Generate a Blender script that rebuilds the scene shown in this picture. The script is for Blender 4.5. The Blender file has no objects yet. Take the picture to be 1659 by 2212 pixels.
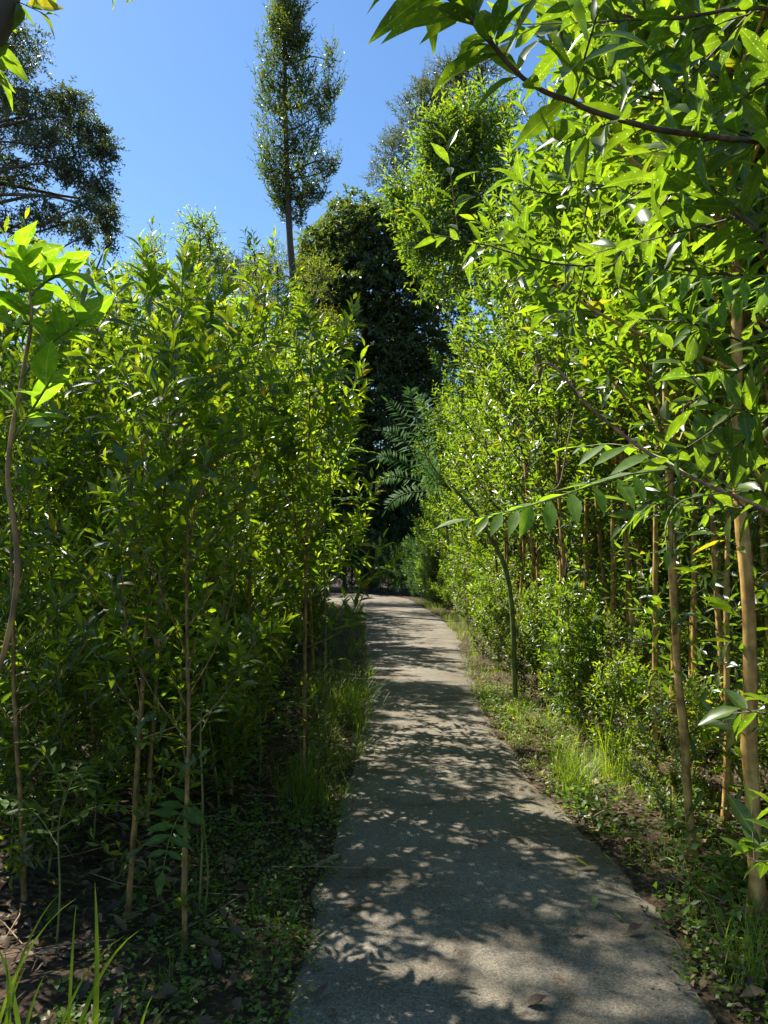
import bpy, math
import numpy as np
from mathutils import Vector

scene = bpy.context.scene
COL = scene.collection
R = math.radians
rng = np.random.default_rng(7)

# ------------------------------------------------------------------ camera
CAM_H, F, PITCH = 1.5, 1597.0, math.atan(94 / 1597.0)
cam_d = bpy.data.cameras.new('camera')
cam = bpy.data.objects.new('camera', cam_d)
COL.objects.link(cam)
cam.location = (0, 0, CAM_H)
cam.rotation_euler = (R(90) + PITCH, 0, 0)
cam_d.sensor_fit = 'VERTICAL'
cam_d.sensor_height = 36
cam_d.lens = 26
cam_d.clip_start = 0.05
cam_d.clip_end = 3000
scene.camera = cam

# ------------------------------------------------------------------ light
SUN_AZ, SUN_EL = R(-52), R(55)
SUN = Vector((math.sin(SUN_AZ) * math.cos(SUN_EL), math.cos(SUN_AZ) * math.cos(SUN_EL), math.sin(SUN_EL)))
w = bpy.data.worlds.new('World')
scene.world = w
w.use_nodes = True
wn, wl = w.node_tree.nodes, w.node_tree.links
wn.clear()
sky = wn.new('ShaderNodeTexSky')
sky.sky_type = 'NISHITA'
sky.sun_disc = False
sky.sun_elevation = SUN_EL
sky.sun_rotation = SUN_AZ
sky.air_density = 1.0
sky.dust_density = 0.25
sky.ozone_density = 1.6
hsv = wn.new('ShaderNodeHueSaturation')
hsv.inputs['Saturation'].default_value = 1.2
bg = wn.new('ShaderNodeBackground')
bg.inputs['Strength'].default_value = 0.085
wo = wn.new('ShaderNodeOutputWorld')
wl.new(sky.outputs[0], hsv.inputs['Color'])
wl.new(hsv.outputs[0], bg.inputs['Color'])
wl.new(bg.outputs[0], wo.inputs[0])
ld = bpy.data.lights.new('sun', 'SUN')
ld.energy = 5.0
ld.angle = R(0.53)
ld.color = (1.0, 0.95, 0.86)
lo = bpy.data.objects.new('sun', ld)
COL.objects.link(lo)
lo.rotation_euler = SUN.to_track_quat('Z', 'Y').to_euler()

scene.view_settings.view_transform = 'Standard'
scene.view_settings.look = 'None'
scene.view_settings.exposure = 1.25
scene.view_settings.gamma = 1
cy = scene.cycles
cy.max_bounces = 6
cy.diffuse_bounces = 3
cy.glossy_bounces = 2
cy.transmission_bounces = 4
cy.transparent_max_bounces = 4
cy.sample_clamp_indirect = 6
cy.use_denoising = True
cy.caustics_reflective = False
cy.caustics_refractive = False


# ------------------------------------------------------------------ helpers
def ray(px, py):
    """direction through a point of the 1659 x 2212 view of the photograph"""
    x, z = (px - 829.5) / F, (1106 - py) / F
    c, s = math.cos(PITCH), math.sin(PITCH)
    return np.array([x, c - z * s, s + z * c])


def at(px, py, d):
    r = ray(px, py)
    return np.array([0, 0, CAM_H]) + r * (d / r[1])


def gnd(px, py):
    r = ray(px, py)
    return np.array([0, 0, CAM_H]) + r * (-CAM_H / r[2])


def nrm(a):
    a = np.asarray(a, float)
    return a / np.maximum(np.linalg.norm(a, axis=-1, keepdims=True), 1e-9)


class MB:
    def __init__(s):
        s.v, s.f4, s.f3, s.n = [], [], [], 0
        s.at, s.uv = [], []

    def add(s, v, f4=None, f3=None, young=0.0, uv=None):
        v = np.asarray(v, float).reshape(-1, 3)
        if f4 is not None and len(f4):
            s.f4.append(np.asarray(f4, int).reshape(-1, 4) + s.n)
        if f3 is not None and len(f3):
            s.f3.append(np.asarray(f3, int).reshape(-1, 3) + s.n)
        s.v.append(v)
        s.at.append(np.broadcast_to(np.asarray(young, float), (len(v),)))
        s.uv.append(np.zeros((len(v), 2)) if uv is None else uv)
        s.n += len(v)

    def build(s, name, mat, parent=None, smooth=True):
        V = np.concatenate(s.v)
        f4 = np.concatenate(s.f4) if s.f4 else np.zeros((0, 4), int)
        f3 = np.concatenate(s.f3) if s.f3 else np.zeros((0, 3), int)
        me = bpy.data.meshes.new(name)
        me.vertices.add(len(V))
        me.vertices.foreach_set('co', V.astype(np.float32).ravel())
        loops = np.concatenate([f4.ravel(), f3.ravel()])
        me.loops.add(len(loops))
        me.loops.foreach_set('vertex_index', loops.astype(np.int32))
        n4, n3 = len(f4), len(f3)
        me.polygons.add(n4 + n3)
        st = np.concatenate([np.arange(n4) * 4, n4 * 4 + np.arange(n3) * 3])
        me.polygons.foreach_set('loop_start', st.astype(np.int32))
        me.polygons.foreach_set('loop_total', np.concatenate([np.full(n4, 4), np.full(n3, 3)]).astype(np.int32))
        me.polygons.foreach_set('use_smooth', np.full(n4 + n3, smooth))
        a = me.attributes.new('young', 'FLOAT', 'POINT')
        a.data.foreach_set('value', np.concatenate(s.at).astype(np.float32))
        uvl = me.uv_layers.new(name='UVMap')
        uvl.data.foreach_set('uv', np.concatenate(s.uv)[loops].astype(np.float32).ravel())
        me.update(calc_edges=True)
        me.materials.append(mat)
        o = bpy.data.objects.new(name, me)
        COL.objects.link(o)
        if parent:
            o.parent = parent
        return o


def tag(o, label=None, cat=None, group=None, kind=None):
    if label:
        o['label'] = label
    if cat:
        o['category'] = cat
    if group:
        o['group'] = group
    if kind:
        o['kind'] = kind
    return o


def empty(name, loc=(0, 0, 0), rz=0.0):
    o = bpy.data.objects.new(name, None)
    o.empty_display_size = 0.2
    o.location = loc
    o.rotation_euler = (0, 0, rz)
    COL.objects.link(o)
    return o


def dup(root, loc, rz, sc=1.0, tilt=(0, 0)):
    r = root.copy()
    COL.objects.link(r)
    r.location = loc
    r.rotation_euler = (tilt[0], tilt[1], rz)
    r.scale = (sc, sc, sc) if not isinstance(sc, tuple) else sc
    for ch in KIDS[root.name]:
        c = ch.copy()
        COL.objects.link(c)
        c.parent = r
    return r


KIDS = {}


def tube(mb, pts, rad, sides=7, bump=0.0):
    pts = np.asarray(pts, float)
    n = len(pts)
    rad = np.broadcast_to(np.asarray(rad, float), (n,))
    T = nrm(np.gradient(pts, axis=0))
    ref = np.array([0.3, 0.9, 0.1]) if abs(T[0][2]) > 0.6 else np.array([0, 0, 1.0])
    A = nrm(np.cross(T, ref))
    B = np.cross(T, A)
    th = np.arange(sides) / sides * 2 * math.pi
    r = rad[:, None] * (1 + bump * rng.normal(size=(n, sides)))
    V = pts[:, None] + r[..., None] * (np.cos(th)[None, :, None] * A[:, None] + np.sin(th)[None, :, None] * B[:, None])
    i = np.arange(n - 1)[:, None] * sides
    j = np.arange(sides)[None]
    k = (j + 1) % sides
    f = np.stack([i + j, i + k, i + sides + k, i + sides + j], -1).reshape(-1, 4)
    mb.add(V.reshape(-1, 3), f4=f)
    c = n * sides
    mb.add(np.vstack([V[-1], pts[-1:] + T[-1:] * rad[-1]]), f3=[[a, (a + 1) % sides, sides] for a in range(sides)])


def curve(pts, n):
    """smooth curve through the points"""
    p = np.asarray(pts, float)
    if len(p) == 2:
        t = np.linspace(0, 1, n)[:, None]
        return p[0] * (1 - t) + p[1] * t
    p = np.vstack([2 * p[0] - p[1], p, 2 * p[-1] - p[-2]])
    m = len(p) - 3
    out = []
    for u in np.linspace(0, m - 1e-6, n):
        i = int(u)
        t = u - i
        a, b, c, d = p[i:i + 4]
        out.append(0.5 * (2 * b + (c - a) * t + (2 * a - 5 * b + 4 * c - d) * t * t + (3 * b - a - 3 * c + d) * t ** 3))
    return np.array(out)


def thin_twigs(mb, S, E, r0, r1, mid=None):
    """three-sided twigs, vectorised, from S to E with an optional mid point"""
    P = [S, E] if mid is None else [S, mid, E]
    n = len(S)
    D = nrm(E - S)
    A = nrm(np.cross(D, np.array([0.12, 0.2, 1.0]) + 0 * D))
    B = np.cross(D, A)
    rr = np.linspace(r0, r1, len(P))
    V = np.stack([p[:, None] + r * np.stack([math.cos(t) * A + math.sin(t) * B for t in (0, 2.094, 4.189)], 1) for p, r in zip(P, rr)], 1)
    k = len(P) * 3
    V = V.reshape(-1, 3)
    f = []
    for s in range(len(P) - 1):
        for a in range(3):
            b = (a + 1) % 3
            f.append([s * 3 + a, s * 3 + b, s * 3 + 3 + b, s * 3 + 3 + a])
    f = (np.arange(n)[:, None, None] * k + np.array(f)[None]).reshape(-1, 4)
    mb.add(V, f4=f)


def leaves(mb, P, D, N, L, W, lod=1, young=0.0, droop=0.15, fold=0.25, wave=0.0):
    P, D, N = np.asarray(P, float), nrm(D), np.asarray(N, float)
    n = len(P)
    L = np.broadcast_to(L, (n,))[:, None, None]
    W = np.broadcast_to(W, (n,))[:, None, None]
    young = np.broadcast_to(young, (n,))
    droop = np.broadcast_to(droop, (n,))[:, None, None]
    B = nrm(np.cross(N, D))
    U = np.cross(D, B)
    if lod >= 2:
        xs = [0.0, 0.14, 0.34, 0.56, 0.78]
        hw = [0.02, 0.22, 0.46, 0.48, 0.27]
        T, F4, F3 = [], [], []
        for x, h in zip(xs, hw):
            T += [(x, -h), (x, 0), (x, h)]
        T.append((1.0, 0))
        for s in range(4):
            b = s * 3
            F4 += [[b, b + 3, b + 4, b + 1], [b + 1, b + 4, b + 5, b + 2]]
        F3 = [[12, 15, 13], [13, 15, 14]]
    elif lod == 1:
        T = [(0, 0), (0.42, -0.5), (0.42, 0), (0.42, 0.5), (1, 0)]
        F4, F3 = [], [[0, 1, 2], [0, 2, 3], [1, 4, 2], [2, 4, 3]]
    else:
        T = [(0, 0), (0.45, -0.5), (1, 0), (0.45, 0.5)]
        F4, F3 = [], [[0, 1, 2], [0, 2, 3]]
    T = np.array(T)
    k = len(T)
    x, y = T[:, 0][None, :, None], T[:, 1][None, :, None]
    z = fold * np.abs(y) * 2 * W - droop * x * x * L
    if wave:
        z = z + wave * W * rng.normal(size=(n, k, 1)) * (np.abs(y) > 0.05)
    V = P[:, None] + D[:, None] * x * L + B[:, None] * y * W + U[:, None] * z
    off = np.arange(n)[:, None, None] * k
    f4 = (off + np.array(F4)[None]).reshape(-1, 4) if len(F4) else None
    f3 = (off + np.array(F3)[None]).reshape(-1, 3) if len(F3) else None
    uv = np.tile(np.stack([T[:, 1] + 0.5, T[:, 0]], 1), (n, 1))
    mb.add(V.reshape(-1, 3), f4=f4, f3=f3, young=np.repeat(young, k), uv=uv)


def shoots(mb, tw, S, D, Ln, m, leaf, ratio=0.3, lod=1, r=0.002, curl=0.25, spread=(62, 22), droop=0.18, wave=0.0,
           young_tip=0.7, up=0.7, start=0.12, young_base=0.0, twist=0.55):
    """leafy shoots: start points, directions, lengths; m leaves each in a spiral, younger and more upright at the tip"""
    S, D = np.asarray(S, float), nrm(D)
    n = len(S)
    Ln = np.broadcast_to(Ln, (n,))
    upv = np.array([0, 0, 1.0])
    E = S + D * Ln[:, None] + upv * (curl * Ln * 0.5)[:, None]
    M = S + D * (Ln * 0.5)[:, None] + upv * (curl * Ln * 0.12)[:, None]
    if tw is not None:
        thin_twigs(tw, S, E, r * 1.5, r * 0.6, mid=M)
    t = np.linspace(start, 1.0, m)[None] + rng.uniform(-0.4, 0.4, (n, m)) / m
    t = np.clip(t, 0.02, 1.0)
    P = ((1 - t) ** 2)[..., None] * S[:, None] + (2 * t * (1 - t))[..., None] * (2 * M - 0.5 * S - 0.5 * E)[:, None] + (t ** 2)[..., None] * E[:, None]
    A = nrm((E - S))[:, None] + 0 * P
    X = nrm(np.cross(A, upv + 0.01 * rng.normal(size=A.shape)))
    Y = np.cross(A, X)
    ph = np.arange(m)[None] * 2.4 + rng.uniform(0, 6.28, (n, 1)) + rng.normal(size=(n, m)) * 0.3
    rad = np.cos(ph)[..., None] * X + np.sin(ph)[..., None] * Y
    th = np.radians(spread[0] + (spread[1] - spread[0]) * t ** 2 + rng.normal(size=t.shape) * 9)
    LD = np.cos(th)[..., None] * A + np.sin(th)[..., None] * rad
    LD = LD + rng.normal(size=LD.shape) * 0.08
    NN = A * 0.9 + upv * up - rad * 0.2 + rng.normal(size=LD.shape) * twist
    size = leaf * (1.05 - 0.5 * t ** 3) * rng.uniform(0.72, 1.18, t.shape) * (0.7 + 0.3 * np.minimum(1, t * 4))
    yg = np.clip(young_base + young_tip * np.maximum(0, t - 0.55) / 0.45 + rng.normal(size=t.shape) * 0.08, 0, 1)
    q = lambda a: a.reshape(-1, 3)
    leaves(mb, q(P), q(LD), q(NN), size.ravel(), size.ravel() * ratio * rng.uniform(0.85, 1.15, size.size), lod, yg.ravel(),
           droop * rng.uniform(0.2, 1.8, size.size), 0.22, wave)


def pinnate(mb, tw, pts, pairs, leaflet, ratio=0.3, lod=2, r=0.0022, start=0.18, ang=68, up=(0, 0, 1), young=0.3, droop=0.12, taper=0.35, hang=0.0):
    """a compound leaf: a curved rachis with pairs of leaflets and a terminal one"""
    c = curve(pts, 24)
    tube(tw, c, np.linspace(r * 1.3, r * 0.5, 24), 5)
    up = np.asarray(up, float)
    ts = np.linspace(start, 0.96, pairs)
    T = nrm(np.gradient(c, axis=0))
    for sgn in (-1, 1):
        tt = np.clip(ts + rng.normal(size=pairs) * 0.006, 0, 1) * 23
        i = np.minimum(tt.astype(int), 22)
        fr = (tt - i)[:, None]
        P = c[i] * (1 - fr) + c[i + 1] * fr
        t = T[i]
        side = nrm(np.cross(t, up)) * sgn
        a = np.radians(ang - 14 * ts + rng.normal(size=pairs) * 4)[:, None]
        D = np.cos(a) * t + np.sin(a) * side - hang * np.array([0, 0, 1.0]) + rng.normal(size=(pairs, 3)) * 0.05
        prof = np.sin(np.clip(0.25 + ts * 0.8, 0, 1) * math.pi) ** 0.5
        Ls = leaflet * (taper + (1 - taper) * prof) * rng.uniform(0.9, 1.08, pairs)
        leaves(mb, P, D, np.broadcast_to(up, (pairs, 3)) + rng.normal(size=(pairs, 3)) * 0.12, Ls, Ls * ratio, lod, young, droop, 0.12, 0.04)
    leaves(mb, c[-1:], T[-1:], up[None], leaflet * 0.8, leaflet * ratio * 0.8, lod, young, droop, 0.12)


def blades(mb, P, az, L, W, lean, seg=5, young=0.3, curl=1.0):
    """grass blades, vectorised: base, azimuth, length, width, lean from upright"""
    P = np.asarray(P, float)
    n = len(P)
    L, W, lean = (np.broadcast_to(a, (n,)) for a in (L, W, lean))
    H = np.stack([np.cos(az), np.sin(az), 0 * az], 1)
    Sd = np.stack([-np.sin(az), np.cos(az), 0 * az], 1)
    pos = P.copy()
    V = []
    for s in range(seg + 1):
        t = s / seg
        w_ = W * (1 - t) ** 0.7 * (0.55 + 0.9 * min(t * 3, 1) * 0.5)
        V.append(pos - Sd * w_[:, None] / 2)
        V.append(pos + Sd * w_[:, None] / 2 + np.array([0, 0, 0.15]) * w_[:, None])
        a = lean * (0.35 + curl * 1.3 * t)
        pos = pos + (H * np.sin(a)[:, None] + np.array([0, 0, 1.0]) * np.cos(a)[:, None]) * (L / seg)[:, None]
    V = np.stack(V, 1)
    k = 2 * (seg + 1)
    f = np.array([[2 * s, 2 * s + 1, 2 * s + 3, 2 * s + 2] for s in range(seg)])
    f = (np.arange(n)[:, None, None] * k + f[None]).reshape(-1, 4)
    uv = np.tile(np.array([[(i % 2) * 1.0, (i // 2) / seg] for i in range(k)]), (n, 1))
    mb.add(V.reshape(-1, 3), f4=f, young=np.repeat(np.broadcast_to(young, (n,)), k), uv=uv)


# ------------------------------------------------------------------ materials
def nt(name):
    m = bpy.data.materials.new(name)
    m.use_nodes = True
    n, l = m.node_tree.nodes, m.node_tree.links
    n.clear()
    out = n.new('ShaderNodeOutputMaterial')
    return m, n, l, out


def leaf_mat(name, dark, light, young, trans=0.45, tmul=(3.6, 3.45, 0.55), rough=0.36, spots=False, spec=0.5, odd=None, rib=0.25):
    m, n, l, out = nt(name)
    geo = n.new('ShaderNodeNewGeometry')
    ramp = n.new('ShaderNodeValToRGB')
    ramp.color_ramp.elements[0].color = (*dark, 1)
    ramp.color_ramp.elements[1].color = (*light, 1)
    if odd:
        ramp.color_ramp.elements[1].position = 0.93
        e = ramp.color_ramp.elements.new(0.975)
        e.color = (*odd, 1)
    l.new(geo.outputs['Random Per Island'], ramp.inputs[0])
    at_ = n.new('ShaderNodeAttribute')
    at_.attribute_name = 'young'
    mx = n.new('ShaderNodeMix')
    mx.data_type = 'RGBA'
    l.new(at_.outputs['Fac'], mx.inputs[0])
    l.new(ramp.outputs[0], mx.inputs[6])
    mx.inputs[7].default_value = (*young, 1)
    colour = mx.outputs[2]
    if rib:                                             # the pale midrib and faint side veins
        uv = n.new('ShaderNodeUVMap')
        sp = n.new('ShaderNodeSeparateXYZ')
        l.new(uv.outputs[0], sp.inputs[0])
        a = n.new('ShaderNodeMath'); a.operation = 'SUBTRACT'; a.inputs[1].default_value = 0.5
        l.new(sp.outputs[0], a.inputs[0])
        b = n.new('ShaderNodeMath'); b.operation = 'ABSOLUTE'
        l.new(a.outputs[0], b.inputs[0])
        c = n.new('ShaderNodeMapRange'); c.inputs[1].default_value = 0.012; c.inputs[2].default_value = 0.045
        c.inputs[3].default_value = rib; c.inputs[4].default_value = 0
        l.new(b.outputs[0], c.inputs[0])
        m2 = n.new('ShaderNodeMix'); m2.data_type = 'RGBA'
        l.new(c.outputs[0], m2.inputs[0])
        l.new(colour, m2.inputs[6])
        m2.inputs[7].default_value = (0.28, 0.34, 0.12, 1)
        colour = m2.outputs[2]
    if rib:                                             # blotches of age within a leaf
        bt = n.new('ShaderNodeTexCoord')
        bn = n.new('ShaderNodeTexNoise'); bn.inputs['Scale'].default_value = 42; bn.inputs['Detail'].default_value = 5
        l.new(bt.outputs['Object'], bn.inputs[0])
        br = n.new('ShaderNodeValToRGB')
        br.color_ramp.elements[0].position = 0.32; br.color_ramp.elements[0].color = (0.62, 0.66, 0.7, 1)
        br.color_ramp.elements[1].position = 0.6; br.color_ramp.elements[1].color = (1.08, 1.04, 0.95, 1)
        l.new(bn.outputs[0], br.inputs[0])
        bm_ = n.new('ShaderNodeMix'); bm_.data_type = 'RGBA'; bm_.blend_type = 'MULTIPLY'; bm_.inputs[0].default_value = 1
        l.new(colour, bm_.inputs[6]); l.new(br.outputs[0], bm_.inputs[7])
        colour = bm_.outputs[2]
    tm = n.new('ShaderNodeMix'); tm.data_type = 'RGBA'; tm.blend_type = 'MULTIPLY'
    tm.inputs[0].default_value = 1
    l.new(colour, tm.inputs[6])
    tm.inputs[7].default_value = (*tmul, 1)
    tcol = tm.outputs[2]
    if spots:                                           # pinholes and pale bites that let light through
        uv2 = n.new('ShaderNodeTexCoord')
        v = n.new('ShaderNodeTexVoronoi'); v.inputs['Scale'].default_value = 105
        l.new(uv2.outputs['Object'], v.inputs[0])
        mr = n.new('ShaderNodeMapRange'); mr.inputs[1].default_value = 0.13; mr.inputs[2].default_value = 0.2
        mr.inputs[3].default_value = 1; mr.inputs[4].default_value = 0
        l.new(v.outputs['Distance'], mr.inputs[0])
        m3 = n.new('ShaderNodeMix'); m3.data_type = 'RGBA'
        l.new(mr.outputs[0], m3.inputs[0])
        l.new(tcol, m3.inputs[6])
        m3.inputs[7].default_value = (0.75, 0.85, 0.3, 1)
        tcol = m3.outputs[2]
    pb = n.new('ShaderNodeBsdfPrincipled')
    l.new(colour, pb.inputs['Base Color'])
    pb.inputs['Roughness'].default_value = rough
    pb.inputs['Specular IOR Level'].default_value = spec
    tr = n.new('ShaderNodeBsdfTranslucent')
    l.new(tcol, tr.inputs[0])
    ms = n.new('ShaderNodeMixShader')
    ms.inputs[0].default_value = trans
    l.new(pb.outputs[0], ms.inputs[1])
    l.new(tr.outputs[0], ms.inputs[2])
    l.new(ms.outputs[0], out.inputs[0])
    return m


def bark_mat(name, c1, c2, scale=30, bump=0.4, rough=0.8):
    m, n, l, out = nt(name)
    tc = n.new('ShaderNodeTexCoord')
    mp = n.new('ShaderNodeMapping')
    mp.inputs['Scale'].default_value = (1, 1, 0.28)
    l.new(tc.outputs['Object'], mp.inputs[0])
    nz = n.new('ShaderNodeTexNoise')
    nz.inputs['Scale'].default_value = scale
    nz.inputs['Detail'].default_value = 6
    l.new(mp.outputs[0], nz.inputs[0])
    rp = n.new('ShaderNodeValToRGB')
    rp.color_ramp.elements[0].color = (*c1, 1)
    rp.color_ramp.elements[0].position = 0.35
    rp.color_ramp.elements[1].color = (*c2, 1)
    rp.color_ramp.elements[1].position = 0.66
    l.new(nz.outputs[0], rp.inputs[0])
    n2 = n.new('ShaderNodeTexNoise')
    n2.inputs['Scale'].default_value = scale * 0.45
    n2.inputs['Detail'].default_value = 4
    l.new(tc.outputs['Object'], n2.inputs[0])
    r2 = n.new('ShaderNodeValToRGB')
    r2.color_ramp.elements[0].color = (0.55, 0.55, 0.5, 1)
    r2.color_ramp.elements[0].position = 0.36
    r2.color_ramp.elements[1].color = (1.1, 1.08, 1.05, 1)
    r2.color_ramp.elements[1].position = 0.55
    l.new(n2.outputs[0], r2.inputs[0])
    mu = n.new('ShaderNodeMix'); mu.data_type = 'RGBA'; mu.blend_type = 'MULTIPLY'; mu.inputs[0].default_value = 1
    l.new(rp.outputs[0], mu.inputs[6])
    l.new(r2.outputs[0], mu.inputs[7])
    bp = n.new('ShaderNodeBump')
    bp.inputs['Strength'].default_value = bump
    bp.inputs['Distance'].default_value = 0.01
    l.new(nz.outputs[0], bp.inputs['Height'])
    pb = n.new('ShaderNodeBsdfPrincipled')
    pb.inputs['Roughness'].default_value = rough
    l.new(mu.outputs[2], pb.inputs['Base Color'])
    l.new(bp.outputs[0], pb.inputs['Normal'])
    l.new(pb.outputs[0], out.inputs[0])
    return m


M = {}
M['leaf_left'] = leaf_mat('glossy_green_leaf', (0.045, 0.085, 0.016), (0.085, 0.145, 0.022), (0.185, 0.23, 0.022), 0.63, rough=0.36, spec=1.0, odd=(0.15, 0.13, 0.03))
M['leaf_right'] = leaf_mat('bright_green_leaf', (0.045, 0.09, 0.016), (0.085, 0.15, 0.022), (0.15, 0.22, 0.022), 0.5, rough=0.36, spec=1.0, odd=(0.16, 0.14, 0.03))
M['leaf_olive'] = leaf_mat('greyish_olive_leaf', (0.05, 0.08, 0.025), (0.1, 0.135, 0.04), (0.15, 0.2, 0.04), 0.42, rough=0.45, spec=1.0, odd=(0.16, 0.12, 0.05))
M['leaf_near'] = leaf_mat('spotted_green_leaf', (0.045, 0.09, 0.016), (0.08, 0.14, 0.022), (0.14, 0.19, 0.025), 0.44, rough=0.32, spots=True)
M['leaf_broad'] = leaf_mat('broad_green_leaf', (0.06, 0.13, 0.02), (0.1, 0.19, 0.03), (0.16, 0.25, 0.03), 0.52, rough=0.34, spots=True, rib=0.4)
M['leaf_pinnate'] = leaf_mat('compound_green_leaf', (0.05, 0.11, 0.02), (0.08, 0.16, 0.025), (0.13, 0.24, 0.03), 0.55, rough=0.5, spec=0.4, rib=0.3)
M['leaf_column'] = leaf_mat('dark_olive_leaf', (0.04, 0.075, 0.02), (0.08, 0.125, 0.03), (0.17, 0.18, 0.05), 0.3, rough=0.33, rib=0)
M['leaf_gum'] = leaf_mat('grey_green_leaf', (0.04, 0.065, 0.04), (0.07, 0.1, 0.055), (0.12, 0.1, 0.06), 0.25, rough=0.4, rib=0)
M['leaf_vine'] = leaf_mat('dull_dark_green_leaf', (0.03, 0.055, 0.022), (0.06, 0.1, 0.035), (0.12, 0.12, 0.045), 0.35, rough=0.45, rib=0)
M['leaf_bush'] = leaf_mat('yellowish_small_leaf', (0.05, 0.085, 0.015), (0.1, 0.14, 0.02), (0.26, 0.22, 0.04), 0.45, rough=0.35, rib=0)
M['leaf_shade'] = leaf_mat('shade_toned_leaf', (0.03, 0.075, 0.035), (0.06, 0.12, 0.05), (0.07, 0.14, 0.05), 0.3, rough=0.4, rib=0)  # shade at the far bend put into a dark bluish leaf colour
M['leaf_frond'] = leaf_mat('frond_green_leaf', (0.05, 0.13, 0.02), (0.07, 0.17, 0.025), (0.07, 0.18, 0.025), 0.5, rough=0.65, spec=0.25, rib=0)
M['grass'] = leaf_mat('grass_blade', (0.05, 0.09, 0.015), (0.1, 0.16, 0.025), (0.18, 0.26, 0.03), 0.45, rough=0.45, odd=(0.3, 0.25, 0.1), rib=0)
M['herb'] = leaf_mat('herb_leaf', (0.04, 0.09, 0.015), (0.09, 0.16, 0.025), (0.14, 0.22, 0.03), 0.4, rough=0.42, rib=0)
M['litter'] = leaf_mat('dead_leaf', (0.05, 0.03, 0.018), (0.2, 0.13, 0.075), (0.28, 0.2, 0.06), 0.12, tmul=(1.2, 1, 0.8), rough=0.7, rib=0.1)
M['dry_yellow'] = leaf_mat('yellow_fallen_leaf', (0.5, 0.42, 0.02), (0.55, 0.45, 0.03), (0.5, 0.42, 0.02), 0.15, tmul=(1, 1, 1), rough=0.5)
M['dry_green'] = leaf_mat('pale_green_fallen_leaf', (0.22, 0.28, 0.07), (0.26, 0.32, 0.09), (0.26, 0.3, 0.09), 0.15, tmul=(1, 1, 1), rough=0.5)
M['dry_brown'] = leaf_mat('brown_fallen_leaf', (0.09, 0.045, 0.03), (0.12, 0.06, 0.04), (0.12, 0.06, 0.04), 0.1, tmul=(1, 1, 1), rough=0.7)
M['bark_gold'] = bark_mat('golden_brown_bark', (0.13, 0.08, 0.022), (0.34, 0.225, 0.07), 38, 0.35, 0.6)
M['bark_gold_sunlit'] = bark_mat('sunlit_golden_bark', (0.32, 0.17, 0.04), (0.62, 0.4, 0.12), 38, 0.35, 0.6)  # sunlight on the right-hand stems put into a brighter bark colour
M['bark_twig'] = bark_mat('dark_twig_bark', (0.05, 0.035, 0.02), (0.11, 0.08, 0.045), 60, 0.2)
M['bark_green'] = bark_mat('green_stem_bark', (0.09, 0.12, 0.03), (0.17, 0.2, 0.05), 40, 0.2, 0.5)
M['bark_grey'] = bark_mat('grey_tree_bark', (0.06, 0.05, 0.035), (0.17, 0.14, 0.1), 9, 0.7)
M['bark_dry'] = bark_mat('dry_stick_bark', (0.16, 0.1, 0.06), (0.38, 0.27, 0.17), 50, 0.4)


def soil_mat():
    m, n, l, out = nt('leafy_soil')
    tc = n.new('ShaderNodeTexCoord')
    v = n.new('ShaderNodeTexVoronoi'); v.inputs['Scale'].default_value = 34
    l.new(tc.outputs['Object'], v.inputs[0])
    nz = n.new('ShaderNodeTexNoise'); nz.inputs['Scale'].default_value = 6; nz.inputs['Detail'].default_value = 8
    l.new(tc.outputs['Object'], nz.inputs[0])
    rp = n.new('ShaderNodeValToRGB')
    rp.color_ramp.elements[0].color = (0.028, 0.02, 0.012, 1)
    rp.color_ramp.elements[1].color = (0.13, 0.085, 0.05, 1)
    e = rp.color_ramp.elements.new(0.7); e.color = (0.07, 0.045, 0.026, 1)
    sp = n.new('ShaderNodeSeparateColor')
    l.new(v.outputs['Color'], sp.inputs[0])
    mm = n.new('ShaderNodeMath'); mm.operation = 'MULTIPLY'
    l.new(sp.outputs[0], mm.inputs[0])
    l.new(nz.outputs[0], mm.inputs[1])
    m2 = n.new('ShaderNodeMath'); m2.operation = 'MULTIPLY'; m2.inputs[1].default_value = 1.7
    l.new(mm.outputs[0], m2.inputs[0])
    l.new(m2.outputs[0], rp.inputs[0])
    bp = n.new('ShaderNodeBump'); bp.inputs['Strength'].default_value = 0.8; bp.inputs['Distance'].default_value = 0.02
    l.new(v.outputs['Distance'], bp.inputs['Height'])
    pb = n.new('ShaderNodeBsdfPrincipled'); pb.inputs['Roughness'].default_value = 0.9
    pb.inputs['Specular IOR Level'].default_value = 0.2
    l.new(rp.outputs[0], pb.inputs['Base Color'])
    l.new(bp.outputs[0], pb.inputs['Normal'])
    l.new(pb.outputs[0], out.inputs[0])
    return m


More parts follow.
